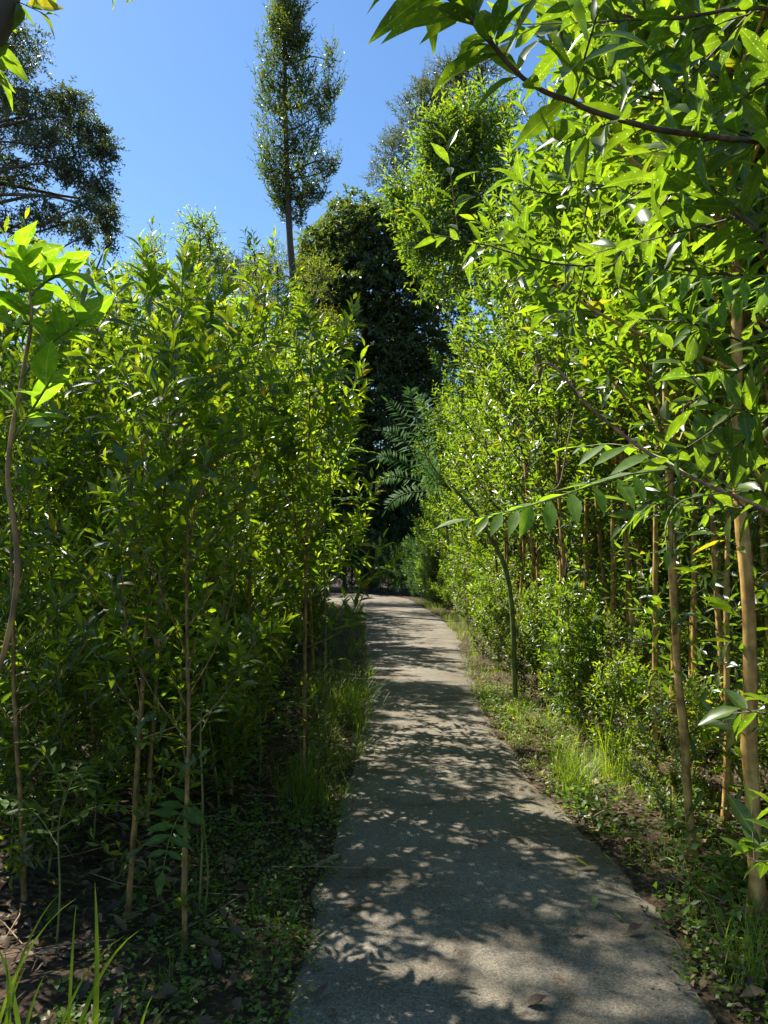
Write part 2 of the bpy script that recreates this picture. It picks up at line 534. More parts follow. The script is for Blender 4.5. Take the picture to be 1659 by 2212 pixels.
def path_mat():
    m, n, l, out = nt('weathered_asphalt')
    tc = n.new('ShaderNodeTexCoord')
    g = n.new('ShaderNodeTexNoise'); g.inputs['Scale'].default_value = 170; g.inputs['Detail'].default_value = 3
    l.new(tc.outputs['Object'], g.inputs[0])
    v = n.new('ShaderNodeTexVoronoi'); v.inputs['Scale'].default_value = 150
    l.new(tc.outputs['Object'], v.inputs[0])
    sp = n.new('ShaderNodeSeparateColor')
    l.new(v.outputs['Color'], sp.inputs[0])
    big = n.new('ShaderNodeTexNoise'); big.inputs['Scale'].default_value = 1.6; big.inputs['Detail'].default_value = 7
    l.new(tc.outputs['Object'], big.inputs[0])
    rp = n.new('ShaderNodeValToRGB')
    rp.color_ramp.elements[0].color = (0.12, 0.107, 0.086, 1); rp.color_ramp.elements[0].position = 0.3
    rp.color_ramp.elements[1].color = (0.255, 0.23, 0.192, 1); rp.color_ramp.elements[1].position = 0.7
    l.new(g.outputs[0], rp.inputs[0])
    r2 = n.new('ShaderNodeValToRGB')
    r2.color_ramp.elements[0].color = (0.62, 0.6, 0.56, 1)
    r2.color_ramp.elements[1].color = (1.3, 1.28, 1.22, 1)
    l.new(sp.outputs[0], r2.inputs[0])
    r3 = n.new('ShaderNodeValToRGB')
    r3.color_ramp.elements[0].color = (0.72, 0.68, 0.6, 1); r3.color_ramp.elements[0].position = 0.35
    r3.color_ramp.elements[1].color = (1.08, 1.08, 1.06, 1); r3.color_ramp.elements[1].position = 0.62
    l.new(big.outputs[0], r3.inputs[0])
    a = n.new('ShaderNodeMix'); a.data_type = 'RGBA'; a.blend_type = 'MULTIPLY'; a.inputs[0].default_value = 1
    l.new(rp.outputs[0], a.inputs[6]); l.new(r2.outputs[0], a.inputs[7])
    b = n.new('ShaderNodeMix'); b.data_type = 'RGBA'; b.blend_type = 'MULTIPLY'; b.inputs[0].default_value = 1
    l.new(a.outputs[2], b.inputs[6]); l.new(r3.outputs[0], b.inputs[7])
    st = n.new('ShaderNodeTexNoise'); st.inputs['Scale'].default_value = 5.5; st.inputs['Detail'].default_value = 9; st.inputs['Roughness'].default_value = 0.65
    l.new(tc.outputs['Object'], st.inputs[0])
    r4 = n.new('ShaderNodeValToRGB')
    r4.color_ramp.elements[0].color = (0.62, 0.5, 0.42, 1); r4.color_ramp.elements[0].position = 0.33
    r4.color_ramp.elements[1].color = (1, 1, 1, 1); r4.color_ramp.elements[1].position = 0.43
    l.new(st.outputs[0], r4.inputs[0])
    b2 = n.new('ShaderNodeMix'); b2.data_type = 'RGBA'; b2.blend_type = 'MULTIPLY'; b2.inputs[0].default_value = 1
    l.new(b.outputs[2], b2.inputs[6]); l.new(r4.outputs[0], b2.inputs[7])
    b = b2
    bp = n.new('ShaderNodeBump'); bp.inputs['Strength'].default_value = 0.6; bp.inputs['Distance'].default_value = 0.004
    l.new(sp.outputs[1], bp.inputs['Height'])
    pb = n.new('ShaderNodeBsdfPrincipled'); pb.inputs['Roughness'].default_value = 0.8
    pb.inputs['Specular IOR Level'].default_value = 0.3
    l.new(b.outputs[2], pb.inputs['Base Color'])
    l.new(bp.outputs[0], pb.inputs['Normal'])
    l.new(pb.outputs[0], out.inputs[0])
    return m


# ------------------------------------------------------------------ ground and path
EL = [(-0.5, -3), (-0.42, 0), (-0.39, 1.5), (-0.37, 2.5), (-0.36, 3.1), (-0.33, 4.2), (-0.29, 5.6), (-0.25, 7.5), (-0.3, 10.4), (-0.45, 14), (-0.72, 18), (-1.35, 22.3), (-3.2, 26), (-7, 28), (-14, 29)]
ER = [(1.0, -3), (1.05, 0), (1.1, 1.5), (1.15, 2.4), (1.24, 3.0), (1.24, 3.6), (1.17, 4.2), (1.05, 5.4), (1.02, 6.7), (1.12, 8.3), (1.33, 12), (1.5, 16), (1.25, 21.5), (0.75, 26.5), (-1.3, 29.6), (-6, 31), (-14, 32)]


def dens(p, n):
    c = curve([(x, y, 0) for x, y in p], n * 4)
    s = np.concatenate([[0], np.cumsum(np.linalg.norm(np.diff(c, axis=0), axis=1))])
    u = np.linspace(0, s[-1], n)
    return np.stack([np.interp(u, s, c[:, i]) for i in range(3)], 1)


NP = 420
left_e, right_e = dens(EL, NP), dens(ER, NP)
wob = lambda n, s: np.convolve(rng.normal(size=n + 10), np.ones(5) / 5, 'same')[5:-5] * s
left_e[:, 0] += wob(NP, 0.06)
right_e[:, 0] += wob(NP, 0.06)
cols = 12
pv = []
for k in range(cols + 1):
    t = k / cols
    row = left_e * (1 - t) + right_e * t
    row[:, 2] = 0.012 + 0.012 * math.sin(t * math.pi)
    if k in (0, cols):
        row[:, 2] = -0.03
    pv.append(row)
pv = np.stack(pv, 1)
i = np.arange(NP - 1)[:, None] * (cols + 1)
j = np.arange(cols)[None]
mb = MB()
mb.add(pv.reshape(-1, 3), f4=np.stack([i + j, i + j + 1, i + cols + 2 + j, i + cols + 1 + j], -1).reshape(-1, 4))
tag(mb.build('path', path_mat()), 'grey weathered asphalt footpath dappled with leaf shadow, curving away between hedges', kind='structure')

_ly, _lx = left_e[:, 1], left_e[:, 0]
_ry, _rx = right_e[:, 1], right_e[:, 0]


def xl(y):
    return np.interp(y, _ly[:-30], _lx[:-30])


def xr(y):
    return np.interp(y, _ry[:-60], _rx[:-60])


gx = np.concatenate([[-1500, -400, -120, -50, -25], np.arange(-12, 12.01, 0.16), [25, 50, 120, 400, 1500]])
gy = np.concatenate([[-1500, -300, -60, -15, -4], np.arange(0, 34.01, 0.2), [40, 60, 120, 400, 2000]])
GX, GY = np.meshgrid(gx, gy, indexing='ij')
dist = np.minimum(np.abs(GX - xl(GY)), np.abs(GX - xr(GY)))
inside = (GX > xl(GY)) & (GX < xr(GY))
far = (GY > 21)
amp = np.where(inside, 0, np.clip(dist / 0.5, 0, 1))
GZ = amp * (0.035 * np.sin(GX * 2.1 + 1.3 * np.sin(GY * 0.9)) * np.cos(GY * 1.7) + 0.012 * rng.normal(size=GX.shape) + 0.03) * np.where(far, 0.25, 1) - 0.004
mb = MB()
nx, ny = GX.shape
i = np.arange(nx - 1)[:, None] * ny
j = np.arange(ny - 1)[None]
mb.add(np.stack([GX, GY, GZ], -1).reshape(-1, 3), f4=np.stack([i + j, i + ny + j, i + ny + j + 1, i + j + 1], -1).reshape(-1, 4))
tag(mb.build('ground', soil_mat()), 'dark brown soil and leaf litter beside the path', kind='structure')


# ------------------------------------------------------------------ young trees of the hedges
def sapling(name, H, seed, crown0, nb, blen, leaf, ratio, lod, mleaf, mat, bark, rad=0.018, base_shoots=0, branch_parts=True, elev=48,
            twigs=5, spread=(62, 20), young=0.8, lean=0.05, wave=0.04, twiglen=0.26, side_bias=None, leader_leaf=1.0, fork=False):
    """one young tree at the origin: stem, branches, foliage"""
    global rng
    keep, rng = rng, np.random.default_rng(seed)
    root = empty(name)
    k = 9
    zz = np.linspace(0, H, k)
    off = np.cumsum(rng.normal(size=(k, 2)) * (0.009 if H < 4 else 0.006) * H / 3, axis=0)
    off -= off[0]
    off += np.linspace(0, lean, k)[:, None] * rng.normal(size=2)
    st = curve(np.column_stack([off, zz]), 30)
    st[:, :2] += rng.normal(size=(30, 2)) * 0.0015
    mbs = MB()
    rr = rad * (1 - np.linspace(0, 1, 30) ** 1.3 * 0.86)
    rr[0] *= 1.6
    rr[4::5] *= 1.16
    tube(mbs, st, rr, 8 if lod > 1 else 5, 0.03)
    fo, tw = MB(), MB()
    S, D, L = [], [], []
    BR = []
    for b in range(nb):
        t = crown0 + (0.96 - crown0) * (b + rng.uniform(0, 0.8)) / nb
        p = np.array([np.interp(t * 29, np.arange(30), st[:, a]) for a in range(3)])
        az = b * 2.4 + rng.normal() * 0.4
        e = R(elev + 22 * t + rng.normal() * 8)
        u = (t - crown0) / (1 - crown0)
        ln = blen * (0.5 + 0.75 * math.sin(math.pi * min(1, 0.22 + 0.62 * u)) - 0.35 * u) * rng.uniform(0.75, 1.2)
        if side_bias is not None:
            ln *= 1 + side_bias * math.cos(az)
        h = np.array([math.cos(az) * math.cos(e), math.sin(az) * math.cos(e), math.sin(e)])
        q1 = p + h * ln * 0.5 + np.array([0, 0, -0.02 * ln])
        q2 = p + h * ln + np.array([0, 0, 0.14 * ln])
        c = curve([p, q1 + rng.normal(size=3) * 0.02, q2], 9)
        BR.append((c, rad * (0.42 - 0.22 * u)))
        nt_ = max(2, int(twigs * ln / blen + 0.5))
        for q in range(nt_):
            s = 0.22 + 0.72 * (q + rng.uniform(0, 0.7)) / nt_
            pos = np.array([np.interp(s * 8, np.arange(9), c[:, a]) for a in range(3)])
            ax = nrm(c[-1] - c[0])
            dd = nrm(ax * 0.75 + rng.normal(size=3) * 0.5 + np.array([0, 0, 0.18]))
            S.append(pos); D.append(dd); L.append(twiglen * rng.uniform(0.6, 1.3) * (1.1 - 0.4 * s))
        S.append(c[6]); D.append(nrm(c[-1] - c[5])); L.append(ln * 0.42 + 0.06)
    S.append(st[-6]); D.append(nrm(st[-1] - st[-6])); L.append(np.linalg.norm(st[-1] - st[-6]) * leader_leaf)
    S.append(st[-12]); D.append(nrm(st[-6] - st[-12])); L.append(np.linalg.norm(st[-6] - st[-12]))
    S, D, L = np.array(S), np.array(D), np.array(L)
    shoots(fo, tw, S, D, L, mleaf, leaf, ratio, lod, r=0.0016 + 0.0008 * (lod < 2), spread=spread, young_tip=young, wave=wave)
    if base_shoots:
        z = rng.uniform(0.12, max(0.2, crown0 * H * 1.05), base_shoots)
        p = np.stack([np.interp(z, st[:, 2], st[:, 0]), np.interp(z, st[:, 2], st[:, 1]), z], 1)
        az = rng.uniform(0, 6.28, base_shoots)
        d = np.stack([np.cos(az), np.sin(az), 0.65 + 0 * az], 1)
        shoots(fo, tw, p, d, rng.uniform(0.12, 0.42, base_shoots), max(6, mleaf - 3), leaf * 0.75, ratio, lod, r=0.0016, young_tip=0.4, wave=wave)
    stem = mbs.build('stem', M[bark], root)
    kids = [stem]
    if branch_parts:
        for c, r0 in BR:
            m_ = MB()
            tube(m_, c, np.linspace(r0, r0 * 0.35, 9), 5)
            kids.append(m_.build('branch', M[bark], root))
    else:
        for c, r0 in BR:
            thin_twigs(tw, c[:1], c[-1:], r0, r0 * 0.4, mid=c[4:5])
    kids.append(tw.build('twig_spray', M['bark_twig'], root))
    kids.append(fo.build('foliage', M[mat], root, smooth=lod > 1))
    KIDS[root.name] = kids
    rng = keep
    return root


proto_left = [sapling('young_tree', 3.0, 11 + s, 0.3, 19, 0.78, (0.145, 0.115, 0.135)[s], (0.29, 0.36, 0.27)[s], 2, 10, 'leaf_left', 'bark_gold', 0.015, 9, elev=40, twigs=5) for s in range(3)]
proto_left_mid = [sapling('young_tree', 4.2, 31 + s, 0.2, 19, 0.85, (0.125, 0.09, 0.135)[s], (0.31, 0.42, 0.26)[s], 1, (12, 16, 12)[s], ('leaf_left', 'leaf_olive', 'leaf_left')[s], 'bark_gold', 0.02, 12, False, elev=44, twigs=5) for s in range(3)]
proto_right = [sapling('young_tree', 4.6, 51 + s, 0.42, 25, 0.95, 0.13, 0.29, 2, 12, 'leaf_right', 'bark_gold_sunlit', 0.0215, 22, elev=34, twigs=6, twiglen=0.3) for s in range(3)]
proto_right_mid = [sapling('young_tree', 5.6, 71 + s, 0.24, 27, 1.15, (0.12, 0.085, 0.13)[s], (0.31, 0.42, 0.26)[s], 1, (12, 17, 12)[s], ('leaf_right', 'leaf_olive', 'leaf_right')[s], 'bark_gold_sunlit', 0.026, 26, False, elev=36, twigs=6, twiglen=0.3) for s in range(3)]
proto_far = [sapling('young_tree', 6.0, 91 + s, 0.1, 30, 1.2, 0.14, 0.34, 0, 12, 'leaf_right', 'bark_gold', 0.03, 34, False, elev=36, twigs=7, twiglen=0.34) for s in range(3)]
proto_thicket = [sapling('undergrowth_shrub', 1.3, 111 + s, 0.06, 20, 0.52, (0.1, 0.075, 0.12)[s], (0.32, 0.45, 0.26)[s], 1, 13, ('leaf_left', 'leaf_olive', 'leaf_right')[s], 'bark_green', 0.009, 10, False, elev=38, twigs=6) for s in range(3)]
used = set()


def place(protos, k, x, y, rz, sc, label, group=None, tilt=(0, 0), cat='tree', z=0.0, name=None):
    p = protos[k % len(protos)]
    if p.name in used:
        o = dup(p, (x, y, z), rz, sc, tilt)
    else:
        used.add(p.name)
        o = p
        o.location = (x, y, z)
        o.rotation_euler = (tilt[0], tilt[1], rz)
        o.scale = (sc, sc, sc) if not isinstance(sc, tuple) else sc
    tag(o, label, cat, group)
    if not group and 'group' in o:
        del o['group']
    return o


# stems one can pick out on the left
LEFT_HERO = [
    (275, 1995, 0.8, 0, 'slim young tree with the thickest golden leaning stem left of the path', (0.03, 0.045)),
    (400, 2065, 0.72, 1, 'thin reddish stemmed young tree standing just right of the big golden leaning stem', (0, 0.01)),
    (500, 1720, 0.97, 2, 'young tree with a straight thick brown stem, rooted in litter behind the low compound leaf', (0, 0.0)),
    (655, 1690, 0.95, 0, 'young tree whose stem rises from the grass tuft at the left edge of the path', (0, 0.0)),
    (318, 1800, 0.9, 1, 'young tree with a bent double stem right behind the big golden leaning stem', (0.0, 0.06)),
    (55, 1960, 0.78, 2, 'dark thin stemmed young tree nearest the left border of the photo', (0, 0.02)),
    (125, 1700, 0.9, 0, 'green stemmed young tree between the left border and the golden leaning stem', (0, -0.01)),
    (225, 1640, 0.95, 1, 'shaded young tree with upright dark stem in the gloom behind the fern-like seedling', (0, 0.02)),
    (680, 1560, 1.0, 2, 'young tree with a pale narrow stem beside the grass overhanging the left path edge', (0, -0.01)),
]
for n_, (px, py, sc, k, lab, tl) in enumerate(LEFT_HERO):
    g = gnd(px, py)
    place(proto_left, k, g[0], g[1], n_ * 1.9, sc, lab, None, tl)

RIGHT_HERO = [
    (1640, 1985, (1.45, 1.45, 1.1), 0, 'young tree with the thickest golden stem, standing at the right border of the photo', (0.0, -0.03)),
    (1680, 1930, 0.9, 1, 'thin pale stemmed young tree pressed against the thickest golden stem on the right', (0.0, -0.02)),
    (1495, 1860, 1.0, 2, 'young tree with knobbly golden stem standing alone among round-leaved ground plants', (0.0, -0.04)),
    (1462, 1745, 1.05, 0, 'young tree with a darker stem just behind the knobbly golden one', (0.0, -0.05)),
    (1415, 1700, 0.95, 1, 'young tree with a thin straight grey stem left of the knobbly golden one', (0.0, -0.02)),
    (1385, 1600, 1.1, 2, 'young tree with mid brown stem rising behind the bright grass on the right', (0.0, -0.05)),
    (1318, 1590, 1.08, 0, 'young tree at the back of the sunlit grass, stem half hidden by shoots', (0.0, -0.05)),
    (1262, 1535, 1.15, 1, 'young tree where the sunlit grass meets the hedge, with leaning yellow stem', (0.0, -0.05)),
    (1565, 1790, 0.9, 2, 'young tree with a thin twisting stem between the two strongest golden stems', (0.02, 0.02)),
    (1500, 1640, 1.15, 1, 'shaded young tree in the second rank behind the knobbly golden stem', (0.0, -0.03)),
]
for n_, (px, py, sc, k, lab, tl) in enumerate(RIGHT_HERO):
    g = gnd(px, py)
    place(proto_right, k, g[0], g[1], n_ * 2.3 + 0.7, sc, lab, None, tl)


def row(protos, side, y0, y1, dy, offs, sc0, sc1, label, group, tilt=0.05, jit=0.14, cat='tree'):
    cnt = 0
    for r_, off in enumerate(offs):
        y = y0 + dy * 0.5 * (r_ % 2)
        while y < y1:
            yy = y + rng.normal() * dy * 0.2
            x = (xl(yy) - off) if side < 0 else (xr(yy) + off)
            x += rng.normal() * jit
            t = (yy - y0) / max(0.1, (y1 - y0))
            place(protos, int(rng.integers(0, 99)), x, yy, rng.uniform(0, 6.28), (sc0 + (sc1 - sc0) * t) * rng.uniform(0.9, 1.1), label, group,
                  (rng.normal() * 0.03, tilt * (1 if side < 0 else -1) + rng.normal() * 0.03), cat)
            y += dy
            cnt += 1
    return cnt


# left hedge
row(proto_left, -1, 4.0, 7.0, 0.8, [1.7, 2.5], 0.92, 1.1, 'slender young tree in the shaded crowd behind the front stems of the left hedge', 'young trees crowding behind the front stems on the left')
row(proto_left_mid, -1, 5.6, 10.5, 0.85, [1.0, 1.7, 2.4], 0.83, 1.0, 'leafy young tree in the middle stretch of the left hedge, past the grass tuft', 'young trees of the middle left hedge', 0.075)
row(proto_left_mid, -1, 4.4, 12, 1.35, [3.1, 4.1, 5.2], 0.72, 0.9, 'young tree deep inside the left thicket with only its yellow-green top showing', 'young trees deep in the left thicket', 0.0)
row(proto_left_mid, -1, 10.5, 18.5, 1.0, [1.5, 2.1, 2.7], 0.95, 1.05, 'young tree at the far narrow end of the left hedge before the path bends', 'young trees of the far left hedge', 0.09)
row(proto_far, -1, 11, 22, 1.1, [2.1, 2.8, 3.5], 0.85, 0.95, 'tall leafy tree added behind the far left hedge to shade the path', 'tall trees added for shade behind the far left hedge')  # extra tall row added to throw shade on the far path
row(proto_thicket, -1, 3.7, 14, 0.7, [0.95, 1.45, 2.2, 3.1], 0.75, 0.95, 'low shaded shrub filling the foot of the left hedge between stems', 'low shrubs at the foot of the left hedge', 0.0, 0.2, 'shrub')
# right hedge
row(proto_right, 1, 2.6, 6.8, 0.72, [0.95, 1.6, 2.2], 0.98, 1.12, 'tall young tree in the second rank of the near right hedge, stem in shade', 'young trees behind the front golden stems on the right', 0.02)
row(proto_right_mid, 1, 6.4, 11.5, 0.85, [0.65, 1.35, 2.1], 0.96, 1.06, 'tall bushy young tree in the middle stretch of the right hedge, past the sunlit grass', 'young trees of the middle right hedge', 0.07)
row(proto_right_mid, 1, 3.2, 12, 1.2, [3.0, 4.2], 0.95, 1.15, 'tall young tree at the back of the right hedge, seen only through gaps', 'young trees at the back of the right hedge', 0.0)
row(proto_far, 1, 11.5, 24, 1.3, [0.7, 1.6, 2.7], 0.9, 0.95, 'young tree where the right hedge narrows towards the dark bend of the path', 'young trees of the far right hedge', 0.03)
row(proto_thicket, 1, 6.4, 26, 0.8, [0.5, 0.95], 0.7, 1.2, 'low leafy shrub along the shaded right edge of the path, past the sunlit grass', 'low shrubs at the foot of the right hedge', 0.0, 0.12, 'shrub')
row(proto_thicket, 1, 2.8, 6.4, 0.6, [0.75, 1.5], 0.4, 0.62, 'low shoot-covered shrub between the golden stems of the near right hedge', 'low shrubs between the near right stems', 0.0, 0.12, 'shrub')


# ------------------------------------------------------------------ larger trees
def blob_tree(name, base, trunk, trad, blobs, leaf, ratio, mat, bark, label, seed, group=None, m=9, slen=0.5, young=0.4, curl=0.2, lod=0, upb=0.3,
              droop=0.15, spread=(60, 25), shell=0.55, limb_r=0.3, limb_parts=True, yb=0.0, cat='tree', wig=1.0):
    """a tree: trunk through world points, one limb to each leafy mass; a mass is (centre, radii, number of shoots)"""
    global rng
    keep, rng = rng, np.random.default_rng(seed)
    root = empty(name, tuple(base))
    base = np.array(base, float)
    T = curve([np.array(t, float) - base for t in trunk], 26)
    mt_ = MB()
    tube(mt_, T, trad * (1 - np.linspace(0, 1, 26) * 0.8), 10, 0.05)
    mt_.build('trunk', M[bark], root)
    fo, tw = MB(), MB()
    for c, r_, n in blobs:
        c = np.array(c, float) - base
        r_ = np.array(r_, float)
        j = int(np.argmin(np.linalg.norm((T - (c - np.array([0, 0, 0.9 * r_[2]]))), axis=1)))
        d = c - T[j]
        if np.linalg.norm(d) > 0.25:
            lc = curve([T[j], T[j] + d * 0.5 + rng.normal(size=3) * 0.09 * np.linalg.norm(d) * wig - np.array([0, 0, 0.04]) * np.linalg.norm(d), c], 12)
            lr = max(0.012, trad * limb_r * (1 - 0.55 * j / 26))
            m_ = MB()
            tube(m_, lc, np.linspace(lr, lr * 0.3, 12), 6, 0.05)
            m_.build('limb', M[bark], root)
        u = nrm(rng.normal(size=(n, 3)))
        rad = shell + (1 - shell) * rng.uniform(0, 1, (n, 1)) ** 0.7
        # lumpy surface
        lump = 1 + 0.22 * np.sin(u[:, :1] * 5.1 + seed) * np.cos(u[:, 2:] * 6.3) + 0.12 * rng.normal(size=(n, 1))
        S = c + u * rad * lump * r_
        D = nrm(u * np.array([1, 1, 0.8]) + np.array([0, 0, upb]) + rng.normal(size=(n, 3)) * 0.45)
        shoots(fo, tw, S - D * slen * 0.5, D, slen * rng.uniform(0.6, 1.35, n), m, leaf, ratio, lod, r=0.004, curl=curl, young_tip=young, droop=droop, spread=spread, young_base=yb)
        # forked twigs from the centre out to some of the shoots
        k = max(4, n // 7)
        sel = rng.integers(0, n, k)
        S0 = c + (S[sel] - c) * 0.15
        thin_twigs(tw, S0, S[sel], 0.012 if r_[0] > 0.6 else 0.006, 0.004, mid=(S0 + S[sel]) / 2 + rng.normal(size=(k, 3)) * 0.08 * r_[0])
    tw.build('twig_spray', M['bark_twig'] if bark != 'bark_grey' else M['bark_grey'], root)
    fo.build('crown', M[mat], root, smooth=False)
    tag(root, label, cat, group)
    rng = keep
    return root


# tall slim tree, 20 m away
TD = 20.0
bx = at(638, 1200, TD)[0]
prof = [(25, 590, 650), (70, 578, 660), (120, 566, 672), (170, 562, 678), (220, 558, 682), (270, 556, 690), (320, 560, 690), (370, 562, 692), (420, 578, 682), (462, 600, 660), (-30, 590, 645), (-90, 595, 640), (-150, 605, 632)]
blobs = []
for py, x0, x1 in prof:
    for s in (-1, 1):
        cx = (x0 + x1) / 2 + s * (x1 - x0) * 0.24
        c = at(cx + rng.normal() * 3, py + rng.normal() * 8, TD + rng.normal() * 0.2)
        hw = (x1 - x0) / F * TD * 1.1
        blobs.append((c, (hw * 0.3, hw * 0.34, 0.42), int(84 * rng.uniform(0.55, 1.2) * (0.5 if py > 440 else 1))))
for px, py, rx, rz, n in [(712, 130, 0.2, 0.5, 28), (715, 190, 0.3, 0.45, 50), (700, 240, 0.35, 0.4, 50), (703, 370, 0.32, 0.3, 34), (718, 345, 0.14, 0.25, 12), (690, 415, 0.25, 0.25, 24)]:
    blobs.append((at(px, py, TD), (rx, rx, rz), n))
trk = [(bx, TD, 0), at(640, 900, TD), at(636, 650, TD), at(625, 500, TD), at(618, 300, TD), at(615, 100, TD), at(617, -160, TD)]
blob_tree('tall_slim_tree', (bx, TD, 0), trk, 0.15, blobs, 0.14, 0.36, 'leaf_column', 'bark_twig',
          'tall slim tree with a narrow upright crown rising alone against the blue sky', 5, m=8, slen=0.5, young=0.55, curl=0.5, upb=1.1, spread=(50, 22), limb_r=0.35)

# dark spreading tree at the upper left, 22 m away
GD = 22.0
gb = at(-60, 1200, GD)
bl = []
for px, py, rx, rz, n in [(30, 100, 1.0, .7, 110), (-60, 160, 1.2, 1.0, 120), (70, 250, 1.1, .8, 170), (150, 225, .7, .5, 110), (10, 200, 1, .9, 120), (200, 290, .6, .4, 90), (120, 320, 1.0, .5, 120), (225, 330, .45, .4, 50), (30, 380, 1, .5, 80),
                          (215, 405, .45, .4, 60), (230, 470, .4, .55, 75), (150, 480, .7, .3, 50), (90, 455, .8, .35, 50), (50, 480, .8, .3, 40), (-40, 330, 1.3, .9, 120), (-120, 300, 1.4, 1.4, 120), (-60, 450, 1, .5, 60), (235, 525, .22, .2, 12), (180, 512, .4, .15, 20), (160, 375, .5, .4, 50), (190, 440, .4, .25, 25), (-20, 60, 1.0, .6, 80)]:
    bl.append((at(px, py, GD + rng.normal() * 0.5), (rx, rx, rz), n))
blob_tree('spreading_tree', (gb[0] - 1.6, GD, 0), [(gb[0] - 1.6, GD, 0), at(-150, 900, GD), at(-100, 600, GD), at(-60, 420, GD), at(-30, 250, GD), at(0, 120, GD)], 0.3, [(c, r_, int(n * 1.6)) for c, r_, n in bl], 0.15, 0.4, 'leaf_gum', 'bark_grey',
          'dark grey-green tree with twisting bare limbs against the sky at the upper left', 6, m=9, slen=0.45, young=0.5, curl=-0.5, upb=0.0, droop=0.3, limb_r=0.3, wig=2.2)

# vine-draped mass beyond the bend
VD = 33.0
vb = at(800, 1200, VD)
bl = []
for px, py, rx, rz, n in [(775, 500, 1.6, 1.3, 170), (715, 550, 1.3, 1.3, 150), (700, 600, 1.2, 1.3, 110), (830, 520, 1.5, 1.5, 170), (760, 620, 1.9, 1.5, 190), (850, 640, 1.9, 1.6, 170), (800, 740, 2.1, 1.6, 190), (700, 640, 1.1, 1.6, 120), (880, 760, 1.8, 1.7, 150),
                          (780, 860, 2.1, 1.6, 170), (850, 950, 2.1, 1.7, 170), (720, 800, 1.6, 1.6, 110), (760, 1000, 2.2, 1.7, 150), (880, 1060, 1.9, 1.5, 120), (740, 1130, 2.4, 1.5, 130), (830, 1150, 2.2, 1.5, 140), (680, 1060, 2, 1.6, 90), (900, 880, 1.6, 1.6, 90), (930, 700, 1.7, 1.7, 100), (940, 580, 1.4, 1.5, 90), (950, 820, 1.6, 1.7, 90), (960, 960, 1.6, 1.7, 80)]:
    bl.append((at(px, py, VD + rng.normal() * 0.4), (rx, rx, rz), n))
blob_tree('vine_covered_tree', (vb[0], VD + 0.5, 0), [(vb[0], VD + 0.5, 0), at(790, 900, VD + 0.5), at(790, 700, VD + 0.5), at(780, 520, VD + 0.5)], 0.4, [(c, r_, int(n * 2.6)) for c, r_, n in bl], 0.26, 0.55, 'leaf_vine', 'bark_grey',
          'broad dark tree smothered in vines, closing the view above the bend of the path', 8, m=9, slen=0.6, young=0.5, curl=-0.4, upb=0.1, droop=0.3, shell=0.75, limb_r=0.3)

BACK = [
    # name, depth, base px, blobs (px,py,rx,rz,n), leaf, material, label, slen
    ('leafy_tree', 30.0, 1080, [(850, 330, .9, .8, 110), (830, 380, .8, .9, 90), (880, 380, 1.0, 1.0, 90), (860, 300, .6, .4, 60)], 0.12, 'leaf_gum', 'rounded grey-green tree top showing between the vine-covered tree and the bright right hedge', 0.4),
    ('leafy_tree', 21.0, 1110, [(915, 240, .8, .7, 110), (960, 180, .8, .6, 90), (1000, 150, .7, .5, 80), (930, 210, .5, .6, 60), (980, 260, 1.1, 1, 120), (1000, 400, 1.4, 1.3, 150), (1040, 140, .6, .5, 60), (1060, 300, 1.3, 1.3, 120)], 0.12, 'leaf_gum', 'tall grey-green tree behind the right hedge, its top touching the overhanging branch', 0.4),
    ('leafy_tree', 13.0, 1110, [(1000, 330, .7, .9, 130), (960, 400, .6, .8, 110), (1030, 420, .8, 1, 130), (920, 500, .5, .6, 90), (980, 560, .8, .8, 130), (1050, 260, .6, .6, 80), (1060, 560, .8, .9, 110), (870, 430, .35, .3, 40), (940, 300, .4, .4, 50)], 0.15, 'leaf_right', 'upright green tree taller than the hedge, standing past the middle of the right side', 0.4),
    ('leafy_tree', 22.5, 600, [(600, 570, .6, .7, 90), (560, 620, .7, .6, 90), (690, 600, .55, .6, 70), (650, 700, .8, .6, 100), (590, 700, .9, .7, 110), (700, 700, .5, .5, 70), (740, 720, .35, .4, 40), (540, 680, .6, .6, 70)], 0.085, 'leaf_bush', 'yellowish small-leaved bushy tree round the foot of the tall slim tree', 0.35),
    ('leafy_tree', 27.0, 500, [(480, 590, 1.0, .6, 90), (530, 580, 1.0, .5, 90), (560, 600, 1, .8, 80), (450, 640, 1.4, 1.0, 90), (520, 680, 1.6, 1.2, 120), (600, 640, 1.3, 1.0, 90), (430, 600, .6, .5, 50)], 0.13, 'leaf_gum', 'distant brownish-green tree top low against the sky, left of the tall slim tree', 0.4),
    ('leafy_tree', 24.0, 300, [(260, 720, 1.6, 1.0, 110), (350, 700, 1.6, 1.2, 120), (160, 760, 1.6, 1.2, 100), (50, 740, 1.8, 1.4, 110), (430, 740, 1.6, 1.2, 110), (-60, 760, 1.8, 1.5, 80)], 0.14, 'leaf_vine', 'dark broad tree behind the left thicket, glimpsed under the spreading tree', 0.5),
    ('leafy_tree', 11.0, 425, [(432, 500, .28, .22, 22), (420, 545, .3, .25, 22), (460, 545, .25, .2, 16), (330, 560, .3, .28, 20), (300, 600, .3, .25, 18), (430, 620, .5, .5, 50)], 0.09, 'leaf_left', 'wispy small tree whose two feathery tops poke above the left hedge', 0.28),
]
